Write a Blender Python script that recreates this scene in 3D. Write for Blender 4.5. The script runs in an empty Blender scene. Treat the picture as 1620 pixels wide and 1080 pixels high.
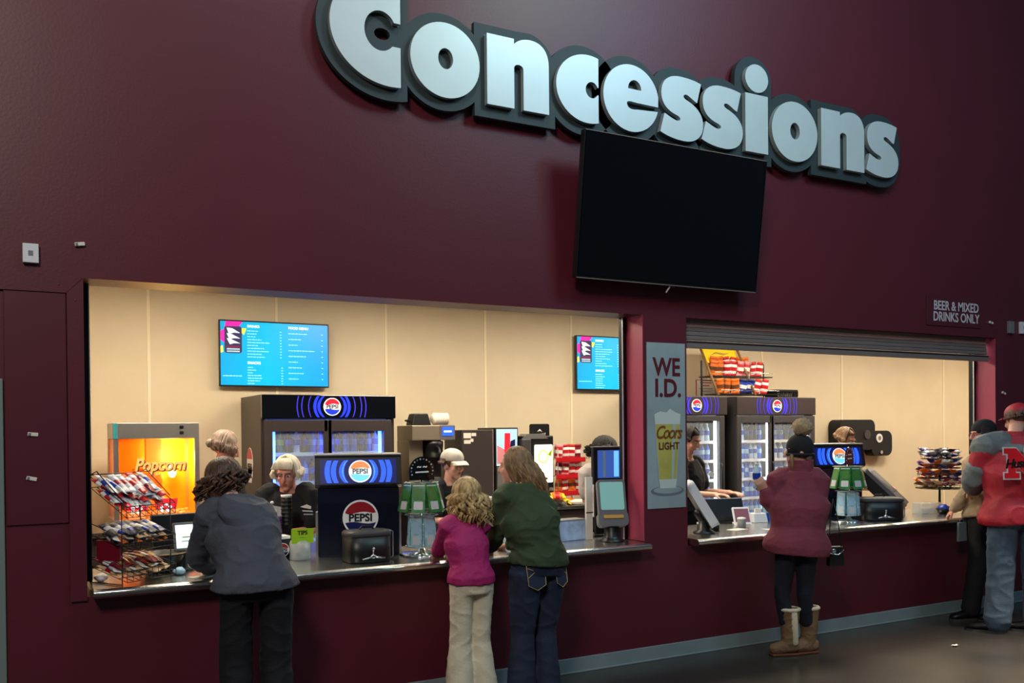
import bpy, math, random
import numpy as np
from mathutils import Vector, Matrix, noise
PI = math.pi
scn = bpy.context.scene
COL = scn.collection

# ------------------------------------------------------------------ camera, world, exposure
YAW, PITCH, ROLL = 0.5016, -0.0094, -0.0092
fw = Vector((math.sin(YAW)*math.cos(PITCH), math.cos(YAW)*math.cos(PITCH), math.sin(PITCH)))
r0 = Vector((math.cos(YAW), -math.sin(YAW), 0)); u0 = r0.cross(fw)
cr = r0*math.cos(ROLL)+u0*math.sin(ROLL); cu = -r0*math.sin(ROLL)+u0*math.cos(ROLL)
cd = bpy.data.cameras.new('camera'); cam = bpy.data.objects.new('camera', cd); COL.objects.link(cam)
m = Matrix.Identity(4)
for i in range(3):
    m[i][0] = cr[i]; m[i][1] = cu[i]; m[i][2] = -fw[i]
m[0][3], m[1][3], m[2][3] = -0.3587, -5.4312, 1.70
cam.matrix_world = m
cd.sensor_width = 36; cd.lens = 1450/1620*36; cd.shift_y = (695.38-540)/1620; cd.clip_end = 100
scn.camera = cam
scn.view_settings.view_transform = 'Standard'; scn.view_settings.look = 'None'
scn.view_settings.exposure = 0.0; scn.view_settings.gamma = 1.0; scn.view_settings.use_curve_mapping = False

def lin(c):
    return tuple(((v/255)/12.92 if v/255 <= .04045 else ((v/255+.055)/1.055)**2.4) for v in c)
w = bpy.data.worlds.new('world'); scn.world = w; w.use_nodes = True
w.node_tree.nodes['Background'].inputs[0].default_value = (.42, .50, .62, 1)
w.node_tree.nodes['Background'].inputs[1].default_value = 0.10

def area(name, loc, target, sx, sy, power, col, spread=180):
    l = bpy.data.lights.new(name, 'AREA'); l.shape = 'RECTANGLE'; l.size = sx; l.size_y = sy
    l.energy = power; l.color = col; l.spread = math.radians(spread)
    o = bpy.data.objects.new(name, l); COL.objects.link(o); o.location = loc
    o.rotation_euler = (Vector(target)-Vector(loc)).to_track_quat('-Z', 'Y').to_euler()
    return o
# high-bay lamps of the concourse (cool) and the glow of the hall far to the right
LAMPS = [
 ('hall_lamp', (4.5, -3.4, 6.7), (4.1, 0, 4.2), 1.0, 1.0, 31, (.66, .98, .96), 105),
 ('hall_lamp', (1.7, -2.6, 7.2), (1.6, 0, 4.5), .9, .9, 20, (.85, .97, 1.0), 120),
 ('hall_lamp', (6.5, -4.5, 6.8), (6.5, 0, 1.2), 1.2, 1.2, 80, (.42, .70, 1.0), 180),
 ('hall_lamp', (-2.5, -6.5, 6.5), (2.0, 0, 1.2), 1.4, 1.4, 270, (1.0, .93, .85), 180),
 ('hall_lamp', (6.9, -3.6, 6.5), (6.2, -2.5, 0), .8, .8, 110, (1.0, .82, .62), 36),
]
for a in LAMPS: area(*a)

# ------------------------------------------------------------------ materials
MATS = {}
def mat(name, col, rough=.6, metal=0., emis=None, es=0., spec=.5, var=0., vscale=6., bump=0., bscale=40., alpha=1., trans=0., coat=0., col2=None, stretch=(1,1,1), sheen=0.):
    m = bpy.data.materials.new(name); m.use_nodes = True; MATS[name] = m
    nt = m.node_tree; b = nt.nodes['Principled BSDF']
    c = lin(col)+(1,)
    b.inputs['Base Color'].default_value = c; b.inputs['Roughness'].default_value = rough
    b.inputs['Metallic'].default_value = metal; b.inputs['Specular IOR Level'].default_value = spec
    if coat: b.inputs['Coat Weight'].default_value = coat
    if trans: b.inputs['Transmission Weight'].default_value = trans
    if alpha < 1: b.inputs['Alpha'].default_value = alpha
    if sheen: b.inputs['Sheen Weight'].default_value = sheen
    if emis is not None:
        b.inputs['Emission Color'].default_value = lin(emis)+(1,); b.inputs['Emission Strength'].default_value = es
    if var or bump:
        tc = nt.nodes.new('ShaderNodeTexCoord'); mp = nt.nodes.new('ShaderNodeMapping')
        mp.inputs['Scale'].default_value = stretch
        nt.links.new(tc.outputs['Object'], mp.inputs[0])
    if var:
        n = nt.nodes.new('ShaderNodeTexNoise'); n.inputs['Scale'].default_value = vscale; n.inputs['Detail'].default_value = 4
        nt.links.new(mp.outputs[0], n.inputs[0])
        rp = nt.nodes.new('ShaderNodeValToRGB'); rp.color_ramp.elements[0].position = .3; rp.color_ramp.elements[1].position = .7
        c2 = lin(col2)+(1,) if col2 else tuple(min(1, v*(1+var)) for v in c[:3])+(1,)
        rp.color_ramp.elements[0].color = tuple(v*(1-var) for v in c[:3])+(1,) if not col2 else c
        rp.color_ramp.elements[1].color = c2
        nt.links.new(n.outputs[0], rp.inputs[0]); nt.links.new(rp.outputs[0], b.inputs['Base Color'])
    if bump:
        n2 = nt.nodes.new('ShaderNodeTexNoise'); n2.inputs['Scale'].default_value = bscale; n2.inputs['Detail'].default_value = 3
        nt.links.new(mp.outputs[0], n2.inputs[0])
        bp = nt.nodes.new('ShaderNodeBump'); bp.inputs['Strength'].default_value = bump; bp.inputs['Distance'].default_value = .01
        nt.links.new(n2.outputs[0], bp.inputs['Height']); nt.links.new(bp.outputs[0], b.inputs['Normal'])
    return m

mat('reveal_lit_red', (168, 62, 88), .4)  # lighter than the wall maroon: booth light on the jambs put into the colour
mat('maroon', (90, 28, 41), .42, var=.06, vscale=1.2, bump=.05, bscale=60)
mat('maroon_dark', (84, 26, 40), .5)
mat('maroon_board', (86, 26, 40), .4)
mat('cream', (228, 212, 181), .55, var=.03, vscale=3, bump=.06, bscale=18)
mat('cream_seam', (250, 236, 205), .5)
mat('ceil_tile', (225, 222, 214), .8)
mat('base_grey', (128, 142, 146), .55, var=.08, vscale=4)
mat('concrete', (74, 68, 60), .26, var=.5, vscale=.9, bump=.03, bscale=5, col2=(46, 46, 45))
mat('tile_floor', (96, 80, 70), .5, var=.2, vscale=5)
mat('door_grey', (120, 134, 128), .5)
mat('steel', (196, 196, 192), .26, 1.0, var=.08, vscale=3, stretch=(1, 6, 6))
mat('steel_rough', (170, 170, 168), .42, .9)
mat('chrome', (225, 225, 225), .12, 1.0)
mat('shutter_grey', (120, 108, 104), .5)
mat('shutter_light', (190, 160, 160), .45)
mat('track_black', (16, 17, 18), .4, .3)
mat('track_edge', (200, 205, 200), .35, .8)
mat('black', (14, 14, 17), .4)
mat('black_matte', (16, 16, 18), .75)
mat('black_gloss', (8, 9, 14), .08, coat=.5)
mat('navy_black', (12, 15, 34), .22)
mat('screen_black', (4, 6, 12), .07, spec=.5)
mat('charcoal', (66, 58, 58), .45, .3)
mat('grey', (120, 120, 120), .5)
mat('grey_dark', (62, 60, 62), .5)
mat('grey_mid', (98, 94, 100), .42)
mat('white', (235, 235, 232), .5)
mat('white_plastic', (225, 225, 228), .35)
mat('beige_steel', (176, 164, 144), .35, .7)
mat('letter_face', (212, 222, 224), .38, .25, var=.03, vscale=5)
mat('letter_side', (150, 160, 162), .5)
mat('sign_back', (44, 56, 60), .55)
mat('glass', (230, 240, 245), .03, alpha=.12)
mat('glass_amber', (255, 140, 10), .08, alpha=.30)
mat('letter_orange', (250, 206, 130), .4, emis=(240, 180, 90), es=.25)
mat('clear_plastic', (225, 235, 240), .12, alpha=.35)
mat('brown_panel', (58, 50, 48), .5)
mat('wood', (150, 110, 60), .5, var=.2, vscale=20, stretch=(1, 1, .1))
for n, c in dict(red=(196, 24, 34), deep_red=(150, 16, 30), blue=(24, 60, 170), navy=(18, 24, 84), orange=(226, 110, 30), yellow=(255, 226, 30), green=(40, 130, 60),
                 pale_blue=(150, 190, 215), lime=(160, 200, 30), brown=(104, 60, 36), gold=(200, 150, 70), purple=(96, 40, 110), pink=(232, 150, 160), tan=(214, 180, 136), silver=(190, 192, 198), burgundy=(120, 20, 40), teal=(60, 150, 160)).items():
    mat(n, c, .38)
mat('mint_green', (48, 120, 62), .18, coat=.6, var=.35, vscale=25)
mat('card_blue', (150, 196, 214), .25, coat=.3, var=.25, vscale=30)
for n, c, s in (('glow_blue', (30, 50, 255), 1.1), ('glow_mid', (44, 96, 235), .9), ('panel_navy', (10, 20, 95), .5), ('glow_violet', (60, 50, 215), .55), ('glow_sky', (90, 160, 255), 1.5), ('led_white', (225, 240, 255), 7.), ('led_blue', (50, 100, 255), 10.), ('lamp_warm', (255, 240, 214), 27.),
                ('popcorn_bulb', (255, 200, 90), 26.), ('screen_white', (225, 245, 240), 1.0), ('menu_text', (150, 235, 255), .9), ('menu_white', (240, 250, 255), .95), ('menu_magenta', (235, 30, 170), .8),
                ('menu_yellow', (240, 230, 80), .8), ('menu_badge', (50, 44, 84), .7), ('lemon_glow', (255, 255, 225), 1.3), ('lemon_yellow', (225, 235, 110), .9), ('logo_white', (250, 250, 250), .75), ('logo_red', (225, 30, 50), .7),
                ('logo_blue', (20, 50, 190), .8), ('logo_orange', (245, 140, 80), .8), ('logo_cyan', (120, 215, 240), .8), ('picture_blue', (170, 205, 225), .55), ('brewer_blue', (40, 90, 220), .9), ('screen_blue', (60, 100, 190), .5), ('screen_teal', (120, 170, 165), .35)):
    mat(n, c if s < 3 else (200, 200, 200), .4, emis=c, es=s)
# menu screens: cyan picture that turns blue towards one side
m = mat('menu_cyan', (10, 120, 200), .3)
nt = m.node_tree; b = nt.nodes['Principled BSDF']
tc = nt.nodes.new('ShaderNodeTexCoord'); sp = nt.nodes.new('ShaderNodeSeparateXYZ'); nt.links.new(tc.outputs['Generated'], sp.inputs[0])
rp = nt.nodes.new('ShaderNodeValToRGB'); nt.links.new(sp.outputs[0], rp.inputs[0])
e = rp.color_ramp.elements; e[0].position = 0; e[0].color = lin((20, 172, 212))+(1,); e[1].position = 1; e[1].color = lin((15, 162, 222))+(1,)
k = e.new(.42); k.color = lin((0, 205, 235))+(1,)
nt.links.new(rp.outputs[0], b.inputs['Emission Color']); b.inputs['Emission Strength'].default_value = .85
# skin, hair, cloth
mat('skin', (214, 160, 136), .5, var=.08, vscale=14)
mat('skin_pink', (222, 150, 132), .5, var=.1, vscale=14)
mat('lip', (176, 92, 86), .5)
mat('eye', (40, 34, 32), .25)
def hairmat(n, a, b2): mat(n, a, .75 if n == 'hair_black' else .5, var=.4, vscale=38, stretch=(1, 1, .18), col2=b2, bump=.4, bscale=120)
hairmat('hair_brown', (52, 34, 26), (104, 72, 54))
hairmat('hair_white', (196, 180, 150), (240, 232, 214))
hairmat('hair_blonde', (104, 74, 38), (226, 192, 132))
hairmat('hair_dark_blonde', (92, 66, 40), (158, 122, 82))
hairmat('hair_ash', (120, 96, 84), (178, 156, 138))
hairmat('hair_black', (10, 8, 9), (26, 21, 22))
def cloth(n, c, r=.85, v=.12, bs=90, **k): mat(n, c, r, var=v, vscale=7, bump=.25, bscale=bs, **k)
cloth('hoodie_grey', (72, 76, 88)); cloth('pants_black', (15, 16, 22)); cloth('polo_black', (22, 23, 28)); cloth('magenta', (168, 24, 100), .7)
cloth('pants_cream', (222, 210, 184), v=.1); cloth('sweater_green', (52, 68, 42)); cloth('denim', (28, 38, 62), v=.3); cloth('denim_light', (66, 84, 104), v=.3)
cloth('fleece', (122, 50, 68)); cloth('legging', (14, 18, 36)); cloth('suede', (120, 92, 66), v=.2); mat('shearling', (226, 214, 186), .95, bump=.8, bscale=140)
cloth('jacket_red', (170, 26, 46), .6); cloth('jacket_grey', (104, 112, 114), .6); cloth('camo_tan', (170, 146, 116), v=.35); cloth('shirt_grey', (196, 186, 180), v=.1)
cloth('knit_black', (18, 18, 24)); mat('fur_pompom', (176, 150, 118), .95, var=.25, vscale=60, bump=1., bscale=150); cloth('cap_grey', (196, 190, 178), v=.3)
mat('thread', (196, 170, 110), .7)
mat('poster_grey', (150, 166, 172), .45, var=.14, vscale=3.5, bump=.02)
mat('poster_glass', (176, 190, 190), .4); mat('poster_beer', (190, 180, 92), .4, var=.15, vscale=8); mat('poster_foam', (205, 214, 212), .4)
mat('poster_maroon', (92, 20, 36), .5); mat('poster_gold', (130, 80, 34), .5); mat('poster_coaster', (110, 122, 126), .4)
mat('sign_white', (205, 200, 205), .5)
mat('foil', (190, 190, 195), .2, 1.0, bump=.5, bscale=60)
mat('amber_back', (255, 150, 20), .45)
mat('liner_blue', (50, 90, 200), .5)
mat('paper', (230, 222, 210), .7)
mat('blue_tub', (170, 190, 225), .3, var=.3, vscale=12)

# ------------------------------------------------------------------ mesh builder
def frame(o, right, up):
    r = Vector(right).normalized(); u = Vector(up).normalized(); n = r.cross(u).normalized(); u = n.cross(r)
    M = Matrix.Identity(4)
    for i in range(3):
        M[i][0] = r[i]; M[i][1] = u[i]; M[i][2] = n[i]; M[i][3] = o[i]
    return M
def T(x=0, y=0, z=0): return Matrix.Translation((x, y, z))
def RX(a): return Matrix.Rotation(math.radians(a), 4, 'X')
def RY(a): return Matrix.Rotation(math.radians(a), 4, 'Y')
def RZ(a): return Matrix.Rotation(math.radians(a), 4, 'Z')
XZ = frame((0, 0, 0), (1, 0, 0), (0, 0, 1))      # u -> x, v -> z, w -> -y (towards the hall)

class MB:
    def __init__(s, M=None):
        s.v = []; s.f = []; s.fm = []; s.fs = []; s.mats = []; s.M = M or Matrix.Identity(4)
    def mi(s, m):
        if m not in s.mats: s.mats.append(m)
        return s.mats.index(m)
    def add(s, vs, fs, m, smooth=False, M=None):
        b = len(s.v); X = s.M @ M if M else s.M
        s.v += [X @ Vector(p) for p in vs]; i = s.mi(m)
        for f in fs: s.f.append([b+k for k in f]); s.fm.append(i); s.fs.append(smooth)
        return s
    def box(s, c, d, m, M=None, taper=None):
        x, y, z = c; a, b2, h = d[0]/2, d[1]/2, d[2]/2
        tx, ty = taper or (1, 1)
        vs = [(x-a, y-b2, z-h), (x+a, y-b2, z-h), (x+a, y+b2, z-h), (x-a, y+b2, z-h), (x-a*tx, y-b2*ty, z+h), (x+a*tx, y-b2*ty, z+h), (x+a*tx, y+b2*ty, z+h), (x-a*tx, y+b2*ty, z+h)]
        return s.add(vs, [(0, 3, 2, 1), (4, 5, 6, 7), (0, 1, 5, 4), (1, 2, 6, 5), (2, 3, 7, 6), (3, 0, 4, 7)], m, False, M)
    def bb(s, x0, x1, y0, y1, z0, z1, m, M=None):
        return s.box(((x0+x1)/2, (y0+y1)/2, (z0+z1)/2), (x1-x0, y1-y0, z1-z0), m, M)
    def rings(s, R, m, smooth=True, caps=True, M=None, closed=True):
        n = len(R[0]); vs = [p for r in R for p in r]; fs = []
        for i in range(len(R)-1):
            for j in range(n if closed else n-1):
                k = (j+1) % n; fs.append((i*n+j, i*n+k, (i+1)*n+k, (i+1)*n+j))
        if caps:
            fs.append(tuple(reversed(range(n)))); fs.append(tuple((len(R)-1)*n+j for j in range(n)))
        return s.add(vs, fs, m, smooth, M)
    def lathe(s, prof, m, c=(0, 0, 0), n=20, M=None, smooth=True, caps=True):
        R = [[(c[0]+r*math.cos(2*PI*j/n), c[1]+r*math.sin(2*PI*j/n), c[2]+z) for j in range(n)] for r, z in prof]
        return s.rings(R, m, smooth, caps, M)
    def cyl(s, a, b, r, m, n=12, r2=None, smooth=True, M=None):
        return s.tube([a, b], [r, r if r2 is None else r2], m, n, M=M, smooth=smooth, flat=True)
    def tube(s, pts, r, m, n=8, M=None, smooth=True, flat=False, sq=1.0):
        P = [Vector(p) for p in pts]
        rr = list(r) if hasattr(r, '__len__') else [r]*len(P)
        R = []; prev = None
        for i, p in enumerate(P):
            d = (P[min(i+1, len(P)-1)]-P[max(i-1, 0)])
            d = d.normalized() if d.length > 1e-9 else Vector((0, 0, 1))
            if prev is None:
                a = d.orthogonal().normalized()
            else:
                a = (prev-d*prev.dot(d))
                a = a.normalized() if a.length > 1e-6 else d.orthogonal().normalized()
            prev = a; b2 = d.cross(a)
            ring = lambda cc, q: [cc+(a*math.cos(2*PI*j/n)+b2*math.sin(2*PI*j/n)*sq)*q for j in range(n)]
            if i == 0 and not flat: R += [ring(p-d*rr[0]*.9, rr[0]*.35), ring(p-d*rr[0]*.6, rr[0]*.78)]
            R.append(ring(p, rr[i]))
            if i == len(P)-1 and not flat: R += [ring(p+d*rr[i]*.6, rr[i]*.78), ring(p+d*rr[i]*.9, rr[i]*.35)]
        return s.rings(R, m, smooth, True, M)
    def ell(s, c, r, m, M=None, n=16, k=10, R3=None):
        R = []
        for i in range(1, k):
            t = PI*i/k
            ring = [Vector((r[0]*math.sin(t)*math.cos(2*PI*j/n), r[1]*math.sin(t)*math.sin(2*PI*j/n), -r[2]*math.cos(t))) for j in range(n)]
            if R3: ring = [R3 @ q for q in ring]
            R.append([Vector(c)+q for q in ring])
        return s.rings(R, m, True, True, M)
    def poly(s, pts, w0, w1, m, M=None, side=None, smooth=False):
        n = len(pts)
        a = sum(pts[i][0]*pts[(i+1) % n][1]-pts[(i+1) % n][0]*pts[i][1] for i in range(n))
        if a < 0: pts = pts[::-1]
        vs = [(x, y, w0) for x, y in pts]+[(x, y, w1) for x, y in pts]
        s.add(vs, [tuple(reversed(range(n))), tuple(range(n, 2*n))], m, False, M)
        return s.add(vs, [(i, (i+1) % n, n+(i+1) % n, n+i) for i in range(n)], side or m, smooth, M)
    def build(s, name, parent=None, bevel=0., shade=True, local=False):
        me = bpy.data.meshes.new(name); me.from_pydata([tuple(p) for p in s.v], [], s.f)
        for q in s.mats: me.materials.append(MATS[q])
        me.polygons.foreach_set('material_index', s.fm); me.polygons.foreach_set('use_smooth', s.fs)
        me.update()
        return link(name, me, parent, bevel)
def link(name, me, parent=None, bevel=0.):
    o = bpy.data.objects.new(name, me); COL.objects.link(o)
    if parent: o.parent = parent
    if bevel:
        b = o.modifiers.new('edge', 'BEVEL'); b.width = bevel; b.segments = 2; b.limit_method = 'ANGLE'; b.angle_limit = 1.0
    return o
def tag(o, label, cat, group=None, kind=None):
    o['label'] = label; o['category'] = cat
    if group: o['group'] = group
    if kind: o['kind'] = kind
    return o
def thing(name, label, cat, loc=(0, 0, 0), rz=0, group=None):
    o = bpy.data.objects.new(name, None); COL.objects.link(o); o.empty_display_size = .1
    o.location = loc; o.rotation_euler = (0, 0, math.radians(rz))
    return tag(o, label, cat, group)
def struct(mb, name, bevel=0.):
    o = mb.build(name, None, bevel); o['kind'] = 'structure'; return o
def copy_thing(o, loc, rot=None, label=None, group=None):
    c = o.copy(); COL.objects.link(c); c.location = loc
    if rot is not None: c.rotation_euler = rot
    if label: c['label'] = label
    if group: c['group'] = group
    for ch in list(o.children):
        d = ch.copy(); COL.objects.link(d); d.parent = c
        for g in list(ch.children):
            e2 = g.copy(); COL.objects.link(e2); e2.parent = d
    return c
_tc = {}
def text(mb, s, size, M, m, depth=.002, bold=0., sx=1., shear=0., align='CENTER', spacing=1.):
    key = (s, size, depth, bold, shear, align, spacing)
    if key not in _tc:
        cu = bpy.data.curves.new('lettering', 'FONT'); cu.body = s; cu.size = size; cu.extrude = depth/2; cu.offset = bold; cu.shear = shear
        cu.align_x = align; cu.align_y = 'CENTER'; cu.space_character = spacing; cu.resolution_u = 4
        o = bpy.data.objects.new('lettering', cu); COL.objects.link(o)
        dg = bpy.context.evaluated_depsgraph_get(); me = bpy.data.meshes.new_from_object(o.evaluated_get(dg))
        _tc[key] = ([tuple(v.co) for v in me.vertices], [tuple(p.vertices) for p in me.polygons])
        bpy.data.objects.remove(o); bpy.data.curves.remove(cu); bpy.data.meshes.remove(me)
    vs, fs = _tc[key]
    mb.add([(x*sx, y, z+depth/2) for x, y, z in vs], fs, m, False, M)
def circ(cx, cz, rx, rz=None, a0=0, a1=360, n=32):
    rz = rz or rx
    return [(cx+rx*math.cos(math.radians(a0+(a1-a0)*i/n)), cz+rz*math.sin(math.radians(a0+(a1-a0)*i/n))) for i in range(n+(0 if abs(a1-a0) == 360 else 1))]
def bez(p, n=10):
    # closed path of cubic pieces: [start, (c1,c2,end) or (end,) ...]
    out = [p[0]]; c = p[0]
    for q in p[1:]:
        if len(q) == 3:
            for i in range(1, n+1):
                t = i/n; k = 1-t
                out.append(tuple(k**3*c[a]+3*k*k*t*q[0][a]+3*k*t*t*q[1][a]+t**3*q[2][a] for a in (0, 1)))
            c = q[2]
        else: out.append(q[0]); c = q[0]
    return out
def round_rect(x0, x1, z0, z1, r, n=5):
    o = []
    for cx, cz, a in ((x1-r, z1-r, 0), (x0+r, z1-r, 90), (x0+r, z0+r, 180), (x1-r, z0+r, 270)):
        o += [(cx+r*math.cos(math.radians(a+90*i/n)), cz+r*math.sin(math.radians(a+90*i/n))) for i in range(n+1)]
    return o
def cola_logo(mb, M, r, lit=True, warm=False, tsize=.62):
    M = M or Matrix.Identity(4)
    W, Rd, Bl = ('logo_white', 'logo_red', 'logo_blue') if lit else ('white', 'deep_red', 'navy')
    if warm: Rd, Bl = 'logo_orange', 'logo_cyan'
    mb.poly(circ(0, 0, r), 0, .003, W, M)
    q = r*.9
    top = [(q*math.cos(a), q*math.sin(a)) for a in [math.radians(18+i*(162-18)/20) for i in range(21)]]
    wave = [(-q*.95+q*1.9*i/12, q*(.30+.07*math.sin(i/12*2*PI-2.2))) for i in range(13)]
    mb.poly(top+[p for p in wave if abs(p[0]) < q*.93], .003, .004, Rd, M)
    bot = [(q*math.cos(a), q*math.sin(a)) for a in [math.radians(-162+i*(162-18)/20) for i in range(21)]]
    wave2 = [(q*.95-q*1.9*i/12, -q*(.32+.06*math.sin(i/12*2*PI))) for i in range(13)]
    mb.poly(bot+[p for p in wave2 if abs(p[0]) < q*.93], .003, .004, Bl, M)
    text(mb, 'PEPSI', r*tsize, M @ T(0, -r*.02, .004), 'grey' if warm else 'black', .001, bold=r*.02, sx=1.0)
def arcs(mb, M, cx, cz, h, radii, w, m, x0, x1):
    # vertical glowing ripples clipped to the height of a header panel
    for R in radii:
        a = math.asin(min(.98, h/2/R)) if R > h/2 else PI/2.3
        for sgn in (-1, 1):
            n = 8; o = []; i2 = []
            for k in range(n+1):
                t = -a+2*a*k/n
                o.append((cx+sgn*(R+w/2)*math.cos(t), cz+R*math.sin(t)*.97)); i2.append((cx+sgn*(R-w/2)*math.cos(t), cz+R*math.sin(t)*.97))
            if min(p[0] for p in o) < x0 or max(p[0] for p in o) > x1: continue
            mb.poly(o+i2[::-1], .0, .0015, m, M)
# ------------------------------------------------------------------ the setting
ZT = 2.543; XA, XB, XC = 3.722, 4.126, 7.870; TH = .26
b = MB()
b.bb(-5, 0, 0, TH, 0, 7.5, 'maroon'); b.bb(XA, XB, 0, TH, 0, 7.5, 'maroon'); b.bb(XC, 15, 0, TH, 0, 7.5, 'maroon')
for a, c in ((0, XA), (XB, XC)):
    b.bb(a, c, 0, TH, ZT, 7.5, 'maroon'); b.bb(a, c, .04, TH, 0, .826, 'maroon')
    b.bb(a, c, 0, .04, 0, .826, 'maroon')
struct(b, 'wall_front')
b = MB(); b.bb(XA-.004, XA, .001, TH, .88, ZT, 'reveal_lit_red'); struct(b, 'trim_4')  # thin linings added on both right jambs to carry the lit tone
b = MB(); b.bb(XC-.004, XC, .001, TH, .88, ZT, 'reveal_lit_red'); struct(b, 'trim_5')
b = MB(); b.bb(-.05, 13.2, 3.2, 3.3, 0, 3.1, 'cream')
for x in (.728, 1.857, 2.948, 4.059, 5.132, 6.24, 7.1, 7.98, 9.407, 11.499, 12.6): b.bb(x-.012, x+.012, 3.192, 3.2, 0, 3.05, 'cream_seam')
struct(b, 'wall_back')
b = MB(); b.bb(-.75, -.65, TH, 3.3, 0, 3.1, 'cream'); b.bb(-.66, -.04, 3.2, 3.3, 0, 3.1, 'cream'); struct(b, 'wall_left')
b = MB(); b.bb(13.1, 13.2, TH, 3.3, 0, 3.1, 'cream'); struct(b, 'wall_right')
b = MB(); b.bb(-5, 15, -13, 0, -.1, 0, 'concrete'); struct(b, 'floor')
b = MB(); b.bb(-.75, 13.2, 0, 3.3, -.1, -.001, 'tile_floor'); struct(b, 'floor_booth')
b = MB(); b.bb(-.75, 13.2, TH, 3.3, 3.02, 3.1, 'ceil_tile'); struct(b, 'ceiling')
b = MB(); b.bb(-5, XC+7, -.014, 0, 0, .105, 'base_grey'); b.bb(-5, XC+7, -.022, 0, 0, .012, 'base_grey'); struct(b, 'baseboard_front', .003)
# flat casing left of the first opening, with its mitred corner
b = MB(); b.M = XZ.copy()
b.poly([(-.082, .81), (-.001, .81), (-.001, 2.541), (-.082, 2.457)], 0, .016, 'maroon')
struct(b, 'trim_1', .003)
b = MB(); b.M = XZ.copy()
b.poly([(-.084, 2.457), (-.003, 2.5425), (-3, 2.5425), (-3, 2.457)], 0, .016, 'maroon')
for p in ((-.12, 2.50), (-.04, 2.42)): b.cyl((p[0], p[1], .014), (p[0], p[1], .018), .006, 'maroon_dark')
struct(b, 'trim_2', .003)
b = MB(); b.bb(-.378, -.085, -.010, 0, 1.232, 2.455, 'maroon_board'); struct(b, 'trim_3', .004)
b = MB(); b.bb(-1.4, -.385, -.02, -.001, 0, 1.995, 'door_grey'); struct(b, 'door_1', .004)

# lit ceiling fixtures of the booth
fx = thing('ceiling_light', 'white ceiling light panel set in the booth ceiling', 'ceiling light', (0, 0, 3.0), 0, 'ceiling light panels in the booth')
b = MB(); b.bb(-.62, .62, -.32, .32, -.01, .015, 'white'); b.build('frame', fx)
b = MB(); b.bb(-.58, .58, -.28, .28, -.022, -.008, 'lamp_warm'); b.build('diffuser', fx)
for i, (x, y) in enumerate(((.8, 1.5), (3.0, 1.5), (5.2, 1.5), (7.4, 1.5), (9.6, 1.5), (11.8, 1.5))):
    if i == 0: fx.location = (x, y, 3.0)
    else: copy_thing(fx, (x, y, 3.0))

# steel counters with rounded front edge
def counter(x0, x1, label):
    t = thing('counter', label, 'counter', ((x0+x1)/2, 0, 0)); cx = (x0+x1)/2
    prof = [(-.075, .826), (-.105, .830), (-.12, .842), (-.122, .856), (-.114, .870), (-.098, .878), (.0, .878), (.74, .878), (.74, .838), (0, .836)]
    b = MB(); R = [[(x-cx, y, z) for y, z in prof] for x in (x0, x1)]
    b.rings(R, 'steel', False, True); b.build('worktop', t)
    b = MB(); b.tube([(x0-cx, -.118, .862), (x1-cx, -.118, .862)], .006, 'chrome', 8); b.build('edge_bead', t)
    b = MB(); b.bb(x0-cx+.02, x1-cx-.02, .27, .72, .04, .836, 'brown_panel'); b.build('cabinet_base', t)
    return t
# notch the opening: the worktop ends run past the pillar on the hall side only
counter(.024, 3.70, 'long stainless steel service counter in front of the popcorn machine and menu screens')
counter(4.135, 7.66, 'stainless steel service counter of the right opening, past the beer poster pillar')

# rolling shutters
def shutter(x0, x1, zlow, label, dark):
    t = thing('rolling_shutter', label, 'shutter', ((x0+x1)/2, .2, 0)); F = -.12; c = (x0+x1)/2
    if zlow < 2.5:
        b = MB()
        for k in range(5): b.bb(x0-c+.035, x1-c-.035, F-.02+.004*k, F+.02, zlow+.062+k*.033, zlow+.092+k*.033, 'shutter_light' if k == 3 else 'shutter_grey')
        b.build('curtain', t, .004)
        b = MB(); b.bb(x0-c+.03, x1-c-.03, F-.03, F+.03, zlow, zlow+.055, 'shutter_grey'); b.bb(x0-c+.03, x1-c-.03, F-.036, F-.03, zlow+.04, zlow+.048, 'black'); b.build('bottom_bar', t, .004)
    for x, s in ((x0, 1), (x1, -1)):
        b = MB(); X0, X1 = sorted((x-c, x-c+s*.036)); b.bb(X0, X1, .0, .055, .88, ZT, 'track_black')
        X0, X1 = sorted((x-c+s*.036, x-c+s*.042)); b.bb(X0, X1, -.004, .006, .88, ZT, 'track_edge'); b.build('guide_rail', t)
    return t
shutter(0, XA, 2.6, 'black and silver shutter guide rails of the popcorn and menu screen opening', False)
shutter(XB, XC, 2.325, 'grey rolled-up shutter hanging under the head of the right opening', True)

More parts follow.
